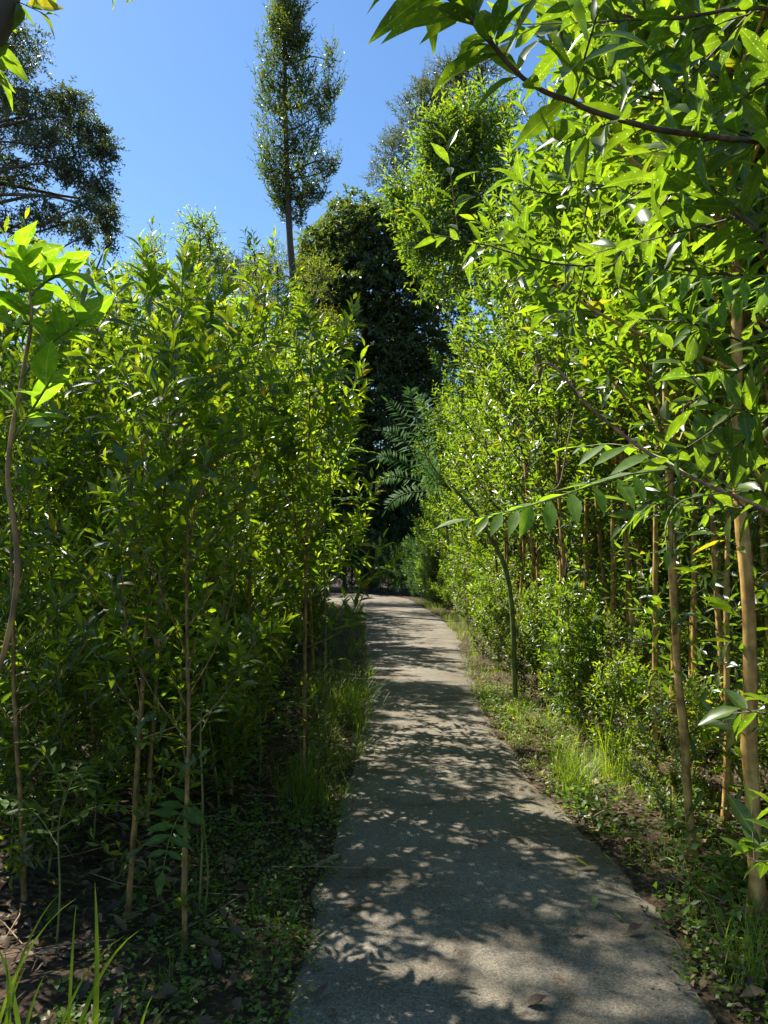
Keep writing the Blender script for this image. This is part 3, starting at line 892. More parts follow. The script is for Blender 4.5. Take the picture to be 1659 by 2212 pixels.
for k, (nm, d, bpx, bb, lf, mt, lab, sl) in enumerate(BACK):
    b = at(bpx, 1200, d)
    bl = [(at(px, py, d + rng.normal() * 0.3), (rx, rx, rz), int(n * 1.7)) for px, py, rx, rz, n in bb]
    top = max(bb, key=lambda q: -q[1])
    blob_tree(nm, (b[0], d, 0), [(b[0], d, 0), at(bpx, 900, d), at((bpx + top[0]) / 2, (900 + top[1]) / 2, d), at(top[0], top[1], d)], 0.12 if d > 15 else 0.05, bl, lf, 0.36 if lf > 0.1 else 0.4, mt,
              'bark_grey', lab, 200 + k, m=9, slen=sl, young=0.6, curl=0.2, upb=0.4, limb_r=0.35)

# shade-coloured shrubs closing the far end of the path, and the trees further out on both sides
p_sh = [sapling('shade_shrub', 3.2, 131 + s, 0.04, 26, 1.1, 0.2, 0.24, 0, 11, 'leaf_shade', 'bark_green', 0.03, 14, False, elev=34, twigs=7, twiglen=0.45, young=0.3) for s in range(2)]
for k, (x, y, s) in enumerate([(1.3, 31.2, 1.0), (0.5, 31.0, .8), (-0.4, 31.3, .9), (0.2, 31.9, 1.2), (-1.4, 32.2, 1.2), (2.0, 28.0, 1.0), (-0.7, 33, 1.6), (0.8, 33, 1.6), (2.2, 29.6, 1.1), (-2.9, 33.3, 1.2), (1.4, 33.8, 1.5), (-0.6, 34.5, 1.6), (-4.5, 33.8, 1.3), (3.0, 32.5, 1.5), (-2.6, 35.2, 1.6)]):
    place(p_sh, k, x, y, k * 1.7, s, 'shade-coloured dark blue-green shrub closing the far end of the path', 'dark shrubs across the bend', cat='shrub')
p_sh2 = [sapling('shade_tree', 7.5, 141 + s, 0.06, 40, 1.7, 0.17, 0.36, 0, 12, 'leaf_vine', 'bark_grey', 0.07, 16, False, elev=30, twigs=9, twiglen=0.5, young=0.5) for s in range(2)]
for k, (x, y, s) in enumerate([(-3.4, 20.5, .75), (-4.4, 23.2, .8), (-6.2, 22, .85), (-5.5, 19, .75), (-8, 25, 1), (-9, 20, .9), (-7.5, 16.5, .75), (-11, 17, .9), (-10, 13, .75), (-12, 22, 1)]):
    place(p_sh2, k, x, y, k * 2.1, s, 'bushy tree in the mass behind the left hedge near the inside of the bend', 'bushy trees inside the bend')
for k, (x, y, s) in enumerate([(4.5, 30, 1.3), (6, 26, 1.2), (7, 21, 1.2), (7.5, 16, 1.1), (8, 12, 1.1), (9, 8, 1.1), (-3.6, 31.8, 1.25), (-1.8, 33.8, 1.4), (-6.2, 30.8, 1.2), (-8.5, 31.5, 1.3), (0.6, 35.5, 1.6), (5, 34, 1.6), (-6, 37, 1.3), (-10, 36, 1.3), (-14, 32, 1.3)]):  # those left of the bend are added to shade the path end
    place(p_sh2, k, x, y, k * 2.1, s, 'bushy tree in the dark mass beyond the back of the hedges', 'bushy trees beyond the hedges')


for k, (x, y, s) in enumerate([(5.2, 4.5, .8), (5.6, 7.2, .85), (6.2, 10, .9), (5.4, 13, .9), (5.8, 17, 1.0), (4.9, 21, 1.0), (4.6, 25, 1.1), (4.3, 2.0, .7), (-6.4, 5.2, .5), (-6.8, 8, .55), (-7, 11, .6), (-5.2, 13.5, .6), (-6.2, 2.8, .45), (3.6, 28.5, 1.0), (-5.2, 16, .65)]):
    place(p_sh2, k, x, y, k * 2.6, s, 'low dense tree filling the dark background behind the rows of thin stems', 'dense trees behind the thin stems')
row(proto_thicket, 1, 1.6, 12, 0.85, [2.6, 3.4], 1.0, 1.3, 'shaded shrub in the gloom behind the golden stems on the right', 'shrubs in the gloom behind the right stems', 0.0, 0.2, 'shrub')
row(proto_thicket, -1, 2.6, 12, 0.85, [4.0, 4.9], 1.0, 1.3, 'shaded shrub in the gloom at the back of the left thicket', 'shrubs in the gloom behind the left stems', 0.0, 0.2, 'shrub')

for k in range(34):
    j = NP - 195 + 9 * (k // 2)
    e_ = right_e[min(j, NP - 1)]
    tan_ = nrm(right_e[min(j + 1, NP - 1)] - right_e[min(j, NP - 2) - 1])
    out_ = np.array([tan_[1], -tan_[0], 0])
    q_ = e_ + out_ * (0.4 if k % 2 else 1.3)
    place(p_sh, k, q_[0], q_[1], k * 1.3, rng.uniform(0.4, 0.62), 'low shade-coloured shrub on the outer side of the bend where the path vanishes', 'low shrubs round the bend', cat='shrub')  # dark leaf copy keeps these bushes shaded despite the sun

# ------------------------------------------------------------------ near plants
def near_branch(pts, radius, mbB=None):
    c = curve(pts, 40)
    c[1:-1] += rng.normal(size=(38, 3)) * 0.0012
    m_ = MB()
    tube(m_, c, np.linspace(radius, radius * 0.35, 40), 8, 0.04)
    return c, m_


def leaf_along(fo, c, t0, t1, n, leaf, ratio=0.3, droop=0.25, young=0.2, dirbias=(0, 0, 0), ang=55, up=0.8):
    ts = np.linspace(t0, t1, n) + rng.normal(size=n) * 0.4 * (t1 - t0) / n
    ts = np.clip(ts, 0, 1) * (len(c) - 1)
    i = np.minimum(ts.astype(int), len(c) - 2)
    fr = (ts - i)[:, None]
    P = c[i] * (1 - fr) + c[i + 1] * fr
    A = nrm(np.gradient(c, axis=0))[i]
    X = nrm(np.cross(A, [0.1, 0.2, 1]))
    Y = np.cross(A, X)
    ph = np.arange(n) * 2.5 + rng.uniform(0, 6)
    rad = np.cos(ph)[:, None] * X + 0.6 * np.sin(ph)[:, None] * Y
    th = np.radians(ang + rng.normal(size=n) * 12)[:, None]
    D = np.cos(th) * A + np.sin(th) * rad + np.array(dirbias)
    L = leaf * rng.uniform(0.7, 1.2, n)
    leaves(fo, P, D, np.array([0, 0, up]) + A * 0.4 + rng.normal(size=(n, 3)) * 0.4, L, L * ratio * rng.uniform(0.85, 1.2, n), 2, young, droop * rng.uniform(0.3, 1.7, n), 0.2, 0.05)


def near_twigs(root, base_fo, S, D, L, *a_, mat='bark_twig', **k_):
    for s_, d_, l_ in zip(np.asarray(S), np.asarray(D), np.broadcast_to(L, (len(S),))):
        t_ = MB()
        shoots(base_fo, t_, s_[None], d_[None], np.array([l_]), *a_, **k_)
        t_.build('twig', M[mat], root)


# tree rooted just outside the right border whose boughs cross the top right
tr = empty('overhanging_tree', (2.35, 1.35, 0))
base = np.array([2.35, 1.35, 0])
m_ = MB()
tc_ = curve([(0, 0, 0), (0.02, 0.05, 1.0), (-0.05, 0.02, 1.9), (-0.1, 0.05, 2.7), (-0.2, 0.1, 3.6)], 30)
tube(m_, tc_, 0.035 * (1 - np.linspace(0, 1, 30) * 0.6), 9, 0.03)
m_.build('trunk', M['bark_gold_sunlit'], tr)
fo, tw = MB(), MB()
rng = np.random.default_rng(77)
BOUGHS = [
    # points (px,py,depth), radius, leaves on the bough, leaf length, side twigs
    ([(1760, 318, 1.45), (1600, 302, 1.4), (1400, 275, 1.35), (1240, 225, 1.3), (1130, 170, 1.28), (1050, 80, 1.25), (960, -10, 1.22), (900, -60, 1.2)], 0.0075, 13, 0.135, 7),
    ([(1760, 165, 1.7), (1600, 205, 1.75), (1450, 215, 1.8), (1330, 190, 1.85), (1240, 130, 1.9), (1190, 40, 1.95)], 0.005, 12, 0.13, 8),
    ([(1760, 560, 1.35), (1640, 500, 1.4), (1500, 410, 1.5), (1420, 385, 1.6)], 0.006, 14, 0.12, 7),
    ([(1780, 30, 1.5), (1600, 20, 1.5), (1450, 40, 1.55), (1340, 30, 1.6), (1280, -40, 1.65)], 0.006, 12, 0.13, 7),
    ([(1780, 640, 2.2), (1600, 600, 2.3), (1400, 575, 2.4), (1200, 570, 2.5), (1050, 530, 2.6), (930, 505, 2.7)], 0.007, 16, 0.13, 12),
    ([(1780, 440, 2.3), (1550, 400, 2.5), (1350, 400, 2.6), (1200, 420, 2.7), (1120, 400, 2.8)], 0.007, 14, 0.13, 12),
    ([(1780, 760, 1.9), (1640, 750, 1.95), (1500, 700, 2.0), (1380, 690, 2.1)], 0.005, 12, 0.11, 8),
]
for pts, r0, nl, lf, nt_ in BOUGHS:
    P3 = [at(*q) - base for q in pts]
    j = int(np.argmin(np.abs(tc_[:, 2] - (P3[0][2] - 0.35))))
    P3 = [tc_[j], (tc_[j] + P3[0]) / 2 + np.array([0.02, 0, 0.05])] + P3
    c, mbb = near_branch(P3, r0)
    mbb.build('bough', M['bark_twig'], tr)
    leaf_along(fo, c, 0.2, 1.0, nl * 2, lf, 0.3, 0.3, 0.15, (0, 0, -0.15))
    ts = (0.25 + 0.72 * (np.arange(nt_) + rng.uniform(0, .6, nt_)) / nt_) * 39
    S = c[ts.astype(int)]
    A = nrm(np.gradient(c, axis=0))[ts.astype(int)]
    D = nrm(A * 0.8 + rng.normal(size=(nt_, 3)) * np.array([0.6, 0.5, 0.7]))
    near_twigs(tr, fo, S, D, rng.uniform(0.1, 0.26, nt_) if lf == 0.135 else rng.uniform(0.16, 0.36, nt_), 9, lf * 0.95, 0.3, 2, r=0.002, curl=0.05, droop=0.3, wave=0.05, young_tip=0.3, spread=(60, 30), twist=0.5)
fo.build('foliage', M['leaf_near'], tr)
tag(tr, 'tree rooted beyond the right border, its long-leaved twigs crossing the top right corner', 'tree')

# another young tree just outside the right border carrying the mid-height leaves
tr = empty('overhanging_tree', (2.2, 1.9, 0))
base = np.array([2.2, 1.9, 0])
m_ = MB()
tc_ = curve([(0, 0, 0), (-0.02, 0.03, 0.8), (0.05, 0.0, 1.5), (0.0, 0.05, 2.4)], 24)
tube(m_, tc_, 0.02 * (1 - np.linspace(0, 1, 24) * 0.6), 8, 0.03)
m_.build('trunk', M['bark_gold_sunlit'], tr)
fo, tw = MB(), MB()
for pts, r0, nl, lf, nt_ in [
    ([(1760, 880, 1.7), (1659, 890, 1.7), (1580, 890, 1.7), (1500, 880, 1.75)], 0.005, 8, 0.12, 4),
    ([(1760, 1110, 1.8), (1640, 1100, 1.85), (1500, 1090, 1.9), (1430, 1075, 1.95)], 0.004, 8, 0.11, 4),
    ([(1760, 990, 2.0), (1620, 1010, 2.1), (1500, 1020, 2.2), (1420, 1050, 2.2)], 0.004, 8, 0.11, 5),
    ([(1760, 1480, 1.5), (1700, 1520, 1.55), (1650, 1540, 1.6), (1600, 1530, 1.6)], 0.003, 3, 0.10, 1),
    ([(1760, 1840, 1.9), (1700, 1850, 1.95), (1640, 1860, 2.0), (1600, 1840, 2.05)], 0.003, 4, 0.10, 3)]:
    P3 = [at(*q) - base for q in pts]
    j = int(np.argmin(np.abs(tc_[:, 2] - (P3[0][2] - 0.2))))
    c, mbb = near_branch([tc_[j], (tc_[j] + P3[0]) / 2] + P3, r0)
    mbb.build('bough', M['bark_twig'], tr)
    leaf_along(fo, c, 0.45, 1.0, nl, lf, 0.34, 0.25, 0.2)
    ts = (0.5 + 0.48 * (np.arange(nt_) + 0.3) / nt_) * 39
    S = c[ts.astype(int)]
    A = nrm(np.gradient(c, axis=0))[ts.astype(int)]
    D = nrm(A * 0.9 + rng.normal(size=(nt_, 3)) * 0.5)
    near_twigs(tr, fo, S, D, rng.uniform(0.1, 0.25, nt_), 7, lf, 0.36, 2, r=0.0018, curl=0.1, droop=0.2, wave=0.05, young_tip=0.3)
fo.build('foliage', M['leaf_near'], tr)
tag(tr, 'small tree past the right border, broad spotted leaves reaching in at eye height', 'tree')

# climber with compound leaves crossing in front of the right hedge
cl = empty('climbing_vine', tuple(at(1850, 1300, 1.9) * np.array([1, 1, 0])))
base = np.array(cl.location)
m_ = MB()
c = curve([np.array([0, 0, 0]), at(1850, 1300, 1.9) - base, at(1700, 1130, 1.8) - base, at(1500, 1035, 1.75) - base, at(1380, 965, 1.72) - base, at(1270, 875, 1.7) - base, at(1215, 810, 1.7) - base, at(1185, 785, 1.7) - base, at(1160, 790, 1.7) - base], 60)
tube(m_, c, np.linspace(0.006, 0.0022, 60), 7, 0.03)
m_.build('stem', M['bark_dry'], cl)
for pts, pairs, lf, yg, r0 in [
    ([(1440, 1015, 1.73), (1340, 1030, 1.65), (1200, 1075, 1.6), (1100, 1105, 1.6), (1010, 1122, 1.62)], 10, 0.1, 0.7, 0.002),
    ([(1500, 1035, 1.75), (1420, 985, 1.9), (1330, 960, 2.0), (1250, 965, 2.1)], 5, 0.13, 0.7, 0.002),
    ([(1600, 1060, 1.78), (1480, 1080, 1.6), (1440, 1130, 1.55), (1440, 1190, 1.5)], 2, 0.06, 0.3, 0.0018)]:
    a, b = MB(), MB()
    pinnate(a, b, [at(*q) - base for q in pts], pairs, lf, 0.34, 2, r0, young=yg, ang=72, up=(0.1, -0.45, 1), hang=0.35)
    b.build('rachis', M['bark_green'], cl)
    a.build('compound_leaf', M['leaf_pinnate'], cl)
a, b = MB(), MB()                       # dangling yellow tendril and brown curled young leaves
tube(b, curve([at(1240, 890, 1.7) - base, at(1225, 960, 1.68) - base, at(1210, 1040, 1.66) - base, at(1190, 1060, 1.66) - base], 20), 0.0014, 5)
b.build('tendril', M['bark_dry'], cl)
shoots(a, None, np.array([at(1180, 788, 1.7) - base, at(1560, 1030, 1.74) - base, at(1245, 870, 1.7) - base]), np.array([[-1, 0, -.3], [-.2, 0, .6], [.3, 0, .5]]), np.array([0.03, 0.05, 0.02]), 5, 0.045, 0.3, 2, droop=0.5)
a.build('young_leaf', M['dry_brown'], cl)
tag(cl, 'brown-stemmed climber with drooping compound leaves in front of the right hedge', 'vine')

# a compound-leaved bough hanging over the right side, bright from behind
cf = empty('compound_leaved_tree', (2.9, 2.3, 0))
base = np.array([2.9, 2.3, 0])
m_ = MB()
tube(m_, curve([(0, 0, 0), (0, 0.02, 1.5), (-0.1, 0, 2.3), (-0.3, -0.1, 2.9)], 20), np.linspace(0.02, 0.008, 20), 7, 0.03)
m_.build('trunk', M['bark_green'], cf)
for pts, pairs, lf in [
    ([(1800, 560, 2.2), (1700, 590, 2.1), (1580, 600, 2.0), (1460, 590, 1.95), (1390, 560, 1.95)], 10, 0.14),
    ([(1800, 480, 2.2), (1680, 520, 2.2), (1540, 500, 2.2), (1400, 440, 2.2), (1330, 400, 2.2)], 11, 0.13),
    ([(1800, 700, 2.2), (1720, 640, 2.1), (1660, 620, 2.05), (1560, 650, 2.0), (1500, 700, 1.98)], 9, 0.13)]:
    a, b = MB(), MB()
    P3 = [np.array([-0.25, -0.08, 2.75])] + [at(*q) - base for q in pts]
    pinnate(a, b, P3, pairs, lf, 0.25, 2, 0.003, young=0.6, ang=62, up=(0.2, -0.5, 1), hang=0.7, start=0.35)
    b.build('rachis', M['bark_green'], cf)
    a.build('compound_leaf', M['leaf_pinnate'], cf)
tag(cf, 'young tree with long glowing leaflets hanging in rows at the right border', 'tree')

# big broad leaves at the left border
bp_ = empty('broad_leaved_shrub', tuple(gnd(-80, 2212) * np.array([1, 0.62, 0])))
base = np.array(bp_.location)
stem_pts = [(0, 0, 0), at(-20, 1500, 1.5) - base, at(18, 1000, 1.5) - base, at(48, 820, 1.5) - base, at(68, 690, 1.5) - base, at(60, 600, 1.5) - base, at(45, 540, 1.5) - base]
c = curve(stem_pts, 50)
m_ = MB()
tube(m_, c, np.linspace(0.0065, 0.0022, 50), 7, 0.04)
m_.build('stem', M['bark_gold'], bp_)
fo = MB()
heads = [(68, 690, 1.5, 9), (60, 600, 1.5, 9), (45, 545, 1.5, 6)]
side = [[(45, 820, 1.5), (100, 750, 1.48), (170, 700, 1.45)], [(60, 700, 1.5), (20, 690, 1.45), (-30, 670, 1.4)], [(65, 640, 1.5), (110, 600, 1.5), (150, 590, 1.5)], [(20, 960, 1.5), (60, 900, 1.5), (110, 820, 1.45)]]
leaf_along(fo, c, 0.6, 1.0, 17, 0.098, 0.48, 0.4, 0.3, (0, 0, 0.1), 68, 1.0)
for s in side:
    cc = curve([at(*q) - base for q in s], 12)
    m_ = MB()
    tube(m_, cc, np.linspace(0.004, 0.002, 12), 5)
    m_.build('branch', M['bark_green'], bp_)
    leaf_along(fo, cc, 0.35, 1.0, 8, 0.095, 0.46, 0.3, 0.25, (0, 0, 0.1), 50, 1.0)
fo.build('foliage', M['leaf_broad'], bp_)
tag(bp_, 'shrub with big broad yellow-green leaves on one tall stem, closest at the left border', 'shrub')

# compound-leaved seedlings and saplings on the left
def compound_plant(name, px, py, H, leafs, label, seed, lf=0.075, pairs=6, flen=0.38, yg=0.1, d=None, tops=None, cat='seedling'):
    global rng
    keep, rng = rng, np.random.default_rng(seed)
    g = gnd(px, py) if d is None else at(px, py, d) * np.array([1, 1, 0])
    root = empty(name, tuple(g))
    m_ = MB()
    st = curve([(0, 0, 0), (0.01, 0, H * 0.4), (-0.01, 0.02, H * 0.75), (0.02, 0, H)], 20)
    tube(m_, st, np.linspace(0.007, 0.003, 20) * (H / 1.2) ** 0.5, 6, 0.03)
    m_.build('stem', M['bark_green'], root)
    for k in range(leafs):
        t = 1 - 0.45 * (k / max(1, leafs)) if leafs > 1 else 1
        p = st[int(t * 19)]
        az = k * 2.4 + seed
        e = R(55 - 40 * (k / leafs))
        fl = flen * rng.uniform(0.8, 1.1)
        h = np.array([math.cos(az), math.sin(az), 0])
        p1 = p + h * fl * 0.45 * math.cos(e) + np.array([0, 0, fl * 0.45 * math.sin(e)])
        p2 = p + h * fl * math.cos(e) * 0.98 + np.array([0, 0, fl * (0.55 * math.sin(e) - 0.12)])
        a, b = MB(), MB()
        pinnate(a, b, [p, p1, p2], pairs, lf, 0.34, 2, 0.002, young=yg, ang=70)
        b.build('rachis', M['bark_green'], root)
        a.build('compound_leaf', M['leaf_pinnate'], root)
    tag(root, label, cat)
    rng = keep
    return root


compound_plant('compound_seedling', 430, 1990, 1.05, 7, 'green stemmed seedling with umbrella of compound leaves right of the golden leaning stem', 2, 0.095, 6, 0.42)
compound_plant('compound_seedling', 120, 2080, 0.62, 6, 'knee-high seedling with fern-like compound leaves in shade at the lower left', 3, 0.09, 7, 0.44)
compound_plant('compound_seedling', 20, 1900, 0.75, 6, 'shaded seedling with drooping compound leaves cut by the left border', 4, 0.09, 6, 0.42)
compound_plant('compound_seedling', 90, 1640, 1.5, 8, 'tall seedling with long sunlit compound leaves at the left border, below the broad leaves', 9, 0.13, 7, 0.6, 0.5)
compound_plant('compound_sapling', 500, 1650, 3.15, 9, 'thin sapling topped by a fern-like compound leaf standing above the left hedge', 5, 0.09, 9, 0.5, 0.7, cat='tree')
compound_plant('compound_sapling', 700, 1620, 2.1, 8, 'sapling with compound leaves sticking out from the left hedge over the path', 6, 0.08, 9, 0.6, 0.3, cat='tree')
compound_plant('compound_seedling', 200, 1850, 0.6, 6, 'dark compound-leaved seedling behind the thin litter-strewn gap left of the golden stem', 12, 0.1, 6, 0.45)
compound_plant('compound_seedling', 560, 1700, 0.7, 6, 'compound-leaved seedling between the straight brown stem and the grass clump', 13, 0.09, 6, 0.4, 0.4)
compound_plant('compound_seedling', 60, 1480, 1.3, 7, 'compound-leaved seedling catching sun in the thicket at the left border', 14, 0.12, 7, 0.55, 0.5)
# the single low leaf that faces the camera
root = empty('compound_seedling', tuple(gnd(440, 2000)))
base = np.array(root.location)
m_ = MB()
P0 = at(435, 1735, 2.95)
tube(m_, curve([(0, 0, 0), (0.01, 0.02, 0.2), P0 - base], 12), 0.004, 6)
m_.build('stem', M['bark_green'], root)
a, b = MB(), MB()
pinnate(a, b, [P0 - base, at(400, 1745, 2.85) - base, at(370, 1800, 2.7) - base, at(352, 1880, 2.6) - base], 7, 0.11, 0.33, 2, 0.002, young=0.1, ang=74, up=(0.1, -0.75, 0.65), droop=0.1)
b.build('rachis', M['bark_green'], root)
a.build('compound_leaf', M['leaf_pinnate'], root)
tag(root, 'single low compound leaf with paired leaflets hanging beside the golden leaning stem', 'seedling')

# fern-like fronds over the path on the right, about 9 m away
ff = empty('feathery_frond_tree', (1.3, 7.4, 0))
base = np.array([1.3, 7.4, 0])
m_ = MB()
tube(m_, curve([(0, 0, 0), (-0.05, 0, 1.2), (-0.3, 0, 1.8), (-0.62, 0, 2.2)], 16), np.linspace(0.03, 0.012, 16), 7, 0.03)
m_.build('trunk', M['bark_green'], ff)
for pts in [[(930, 1000), (895, 940), (860, 890), (838, 868)], [(930, 1010), (900, 900), (888, 850), (885, 845)], [(925, 1020), (880, 960), (850, 935), (825, 930)],
            [(925, 1030), (870, 1000), (835, 985), (815, 990)], [(925, 1045), (870, 1030), (840, 1030), (812, 1040)], [(930, 1060), (880, 1065), (850, 1080), (835, 1100)],
            [(930, 1000), (925, 920), (915, 870), (905, 855)]]:
    a, b = MB(), MB()
    pinnate(a, b, [np.array([-0.62, 0, 2.15])] + [at(px, py, 7.2) - base for px, py in pts], 20, 0.13, 0.2, 1, 0.004, young=0.8, ang=72, start=0.15, up=(-0.3, -0.9, 0.7))
    b.build('rachis', M['bark_green'], ff)
    a.build('compound_leaf', M['leaf_frond'], ff)
tag(ff, 'small tree with long feathery sunlit fronds arching over the path from the right hedge', 'tree')

# tree standing left of the camera; only a limb and a few leaves enter the top left corner
blob_tree('shade_casting_tree', (-4.2, 2.2, 0), [(-4.2, 2.2, 0), (-4.1, 2.3, 2.5), (-3.6, 2.5, 4.0), (-3.4, 3.6, 5.6), (-3.2, 4.8, 6.8)], 0.13,
          [((-3.3, 5.3, 6.9), (1.0, .8, .45), 88), ((-2.7, 6.2, 7.4), (.9, .8, .45), 88), ((-4.2, 6.0, 7.2), (1.1, .9, .5), 88), ((-3.7, 4.5, 6.5), (1.0, .8, .45), 88), ((-3.4, 7.0, 8.1), (1.1, .9, .5), 60),
           ((-4.8, 4.6, 6.6), (1.2, 1, .5), 80), ((-5.0, 7.0, 7.8), (1.3, 1.2, .6), 90), ((-4.6, 2.6, 5.4), (1, 1, .5), 60), ((-2.0, 2.3, 5.6), (.9, .7, .35), 130), ((-2.75, 5.6, 7.3), (.6, .55, .35), 95), ((-2.4, 6.6, 7.9), (.6, .6, .35), 95)],
          0.12, 0.36, 'leaf_left', 'bark_grey', 'large tree showing one dark limb and a few leaves in the top left corner', 9, m=9, slen=0.4, young=0.3, lod=1, upb=0.0, curl=-0.2, limb_r=0.3)
tlc = bpy.data.objects['shade_casting_tree']
base = np.array(tlc.location)
m_ = MB()
tube(m_, curve([np.array([-4.1, 2.3, 2.5]) - base, at(-300, 200, 2.3) - base, at(-60, 100, 2.3) - base, at(-5, 40, 2.3) - base, at(20, -60, 2.3) - base], 24), np.linspace(0.06, 0.045, 24), 9, 0.05)
m_.build('limb', M['bark_grey'], tlc)
fo, tw = MB(), MB()
S = np.array([at(0, -10, 2.3), at(10, -60, 2.3), at(60, -80, 2.3), at(-20, 60, 2.3), at(-30, 110, 2.3)]) - base
near_twigs(tlc, fo, S, np.array([[.6, 0, -.2], [.5, 0, .1], [.6, 0, .0], [.2, 0, -.5], [.2, 0, -.6]]), np.array([.16, .16, .12, .1, .1]), 7, 0.12, 0.36, 2, droop=0.3, curl=-0.2, wave=0.04)
fo.build('leaf_spray', M['leaf_left'], tlc)

# ------------------------------------------------------------------ grass, herbs, litter
def scatter(n, y0, y1, side, o0, o1, power=1.0):
    y = rng.uniform(y0, y1, n)
    o = o0 + (o1 - o0) * rng.uniform(0, 1, n) ** power
    x = np.where(side < 0, xl(y) - o, xr(y) + o)
    return np.stack([x, y, np.full(n, 0.0)], 1)


def clumped(P, n_c, sd):
    """draw points into clumps"""
    c = P[rng.integers(0, len(P), n_c)]
    k = rng.integers(0, n_c, len(P))
    Q = c[k] + rng.normal(size=P.shape) * np.array([sd, sd, 0])
    Q[:, 2] = 0
    return Q


mb = MB()
for n, y0, y1, sd, o0, o1, L, lean, yg in [(2400, 5.2, 8.6, 1, -0.05, 0.5, 0.07, 0.8, 0.6), (1300, 4.4, 7.4, 1, 0.1, 0.9, 0.2, 0.8, 0.3), (2600, 7, 24, 1, -0.12, 0.35, 0.2, 0.9, 0.2),
                                  (1100, 4.2, 8.2, -1, -0.12, 0.3, 0.24, 0.9, 0.1), (2600, 7, 20, -1, -0.12, 0.7, 0.26, 0.9, 0.3), (700, 2.0, 4.2, 1, 0.0, 0.5, 0.12, 0.7, 0.3), (500, 2.2, 4.3, -1, 0.0, 0.5, 0.1, 0.7, 0.1)]:
    P = clumped(scatter(n, y0, y1, sd, o0, o1), max(20, n // 14), 0.035)
    blades(mb, P, rng.uniform(0, 6.28, n), L * rng.uniform(0.5, 1.4, n), rng.uniform(0.002, 0.0055, n), lean * rng.uniform(0.4, 1.5, n), 4, np.clip(yg + rng.normal(size=n) * 0.35, 0, 1))
tag(mb.build('verge_grass', M['grass']), 'short green grass fringing both edges of the path', 'grass', kind='stuff')

mb, tw = MB(), MB()
for n, y0, y1, sd, o0, o1, L, sz, yg in [(4200, 2.1, 4.3, -1, -0.06, 0.7, 0.05, 0.024, 0.4), (1700, 2.6, 4.6, 1, -0.04, 0.8, 0.1, 0.04, 0.1), (1700, 2.0, 3.2, 1, -0.06, 0.5, 0.05, 0.026, 0.5), (3600, 3.4, 8.5, 1, -0.05, 0.9, 0.07, 0.03, 0.6),
                                      (1200, 4.2, 9, -1, 0.0, 0.5, 0.07, 0.035, 0.2), (1500, 3, 8, -1, 0.6, 2.4, 0.09, 0.05, 0.1)]:
    P = clumped(scatter(n, y0, y1, sd, o0, o1, 1.2), max(30, n // 22), 0.05)
    P[:, 2] = rng.uniform(0.01, 1, n) ** 1.5 * L * 1.6 + 0.02
    az = rng.uniform(0, 6.28, n)
    D = np.stack([np.cos(az), np.sin(az), rng.normal(size=n) * 0.35], 1)
    leaves(mb, P, D, np.array([0, 0, 1]) + rng.normal(size=(n, 3)) * 0.35, sz * rng.uniform(0.6, 1.4, n), sz * 0.62 * rng.uniform(0.7, 1.3, n), 1, yg, 0.1, 0.1)
tag(mb.build('ground_cover', M['herb']), 'small green herbs and round leaved creepers on the soil', 'herbs', kind='stuff')

mb = MB()
n = 13000
y = rng.uniform(1.6, 9, n) ** 1.0
o = rng.uniform(0, 1, n) ** 0.8 * 4.5 + 0.02
sd = np.where(rng.uniform(0, 1, n) < 0.68, -1, 1)
x = np.where(sd < 0, xl(y) - o, xr(y) + o * 0.6)
az = rng.uniform(0, 6.28, n)
P = np.stack([x, y, 0.03 + rng.uniform(0, 0.035, n)], 1)
L = rng.uniform(0.025, 0.085, n)
leaves(mb, P, np.stack([np.cos(az), np.sin(az), rng.normal(size=n) * 0.2], 1), np.array([0, 0, 1]) + rng.normal(size=(n, 3)) * 0.35, L, L * rng.uniform(0.25, 0.6, n), 2, np.where(rng.uniform(0, 1, n) < 0.06, 0.9, 0.0), rng.normal(size=n) * 0.35, 0.3, 0.12)
tag(mb.build('leaf_litter', M['litter']), 'dry brown leaf litter covering the soil under the young trees', 'leaf litter', kind='stuff')
mb = MB()
n = 5000
y = rng.uniform(1.8, 12, n) ** 1.0
o = rng.normal(size=n) * 0.08
q_ = rng.uniform(0, 1, n)
x = np.where(q_ < 0.4, xl(y) + o, xr(y) + o * 1.2)
x = np.where(q_ > 0.93, xl(y) + (xr(y) - xl(y)) * rng.uniform(0, 1, n), x)
az = rng.uniform(0, 6.28, n)
L = rng.uniform(0.008, 0.04, n) * np.where(q_ > 0.93, 0.45, 1)
leaves(mb, np.stack([x, y, 0.028 + rng.uniform(0, 0.012, n)], 1), np.stack([np.cos(az), np.sin(az), rng.normal(size=n) * 0.15], 1), np.array([0, 0, 1]) + rng.normal(size=(n, 3)) * 0.3, L, L * rng.uniform(0.3, 0.7, n), 1, np.where(rng.uniform(0, 1, n) < 0.1, 0.9, 0.0), 0.1, 0.2)
tag(mb.build('leaf_crumbs', M['litter']), 'crumbs of dead leaves and bark along the worn edges of the path', 'leaf litter', kind='stuff')
mb = MB()
n = 420
y = rng.uniform(1.8, 8, n)
x = np.where(rng.uniform(0, 1, n) < 0.7, xl(y) - rng.uniform(0.1, 3.5, n), xr(y) + rng.uniform(0.1, 2, n))
az = rng.uniform(0, 6.28, n)
ln = rng.uniform(0.08, 0.45, n)
S = np.stack([x, y, rng.uniform(0.03, 0.07, n)], 1)
E = S + np.stack([np.cos(az) * ln, np.sin(az) * ln, rng.uniform(-0.02, 0.06, n)], 1)
thin_twigs(mb, S, E, 0.004, 0.002, mid=(S + E) / 2 + rng.normal(size=(n, 3)) * 0.015)
tag(mb.build('twig_litter', M['bark_dry']), 'thin dry fallen twigs scattered over the leaf litter', 'twigs', kind='stuff')


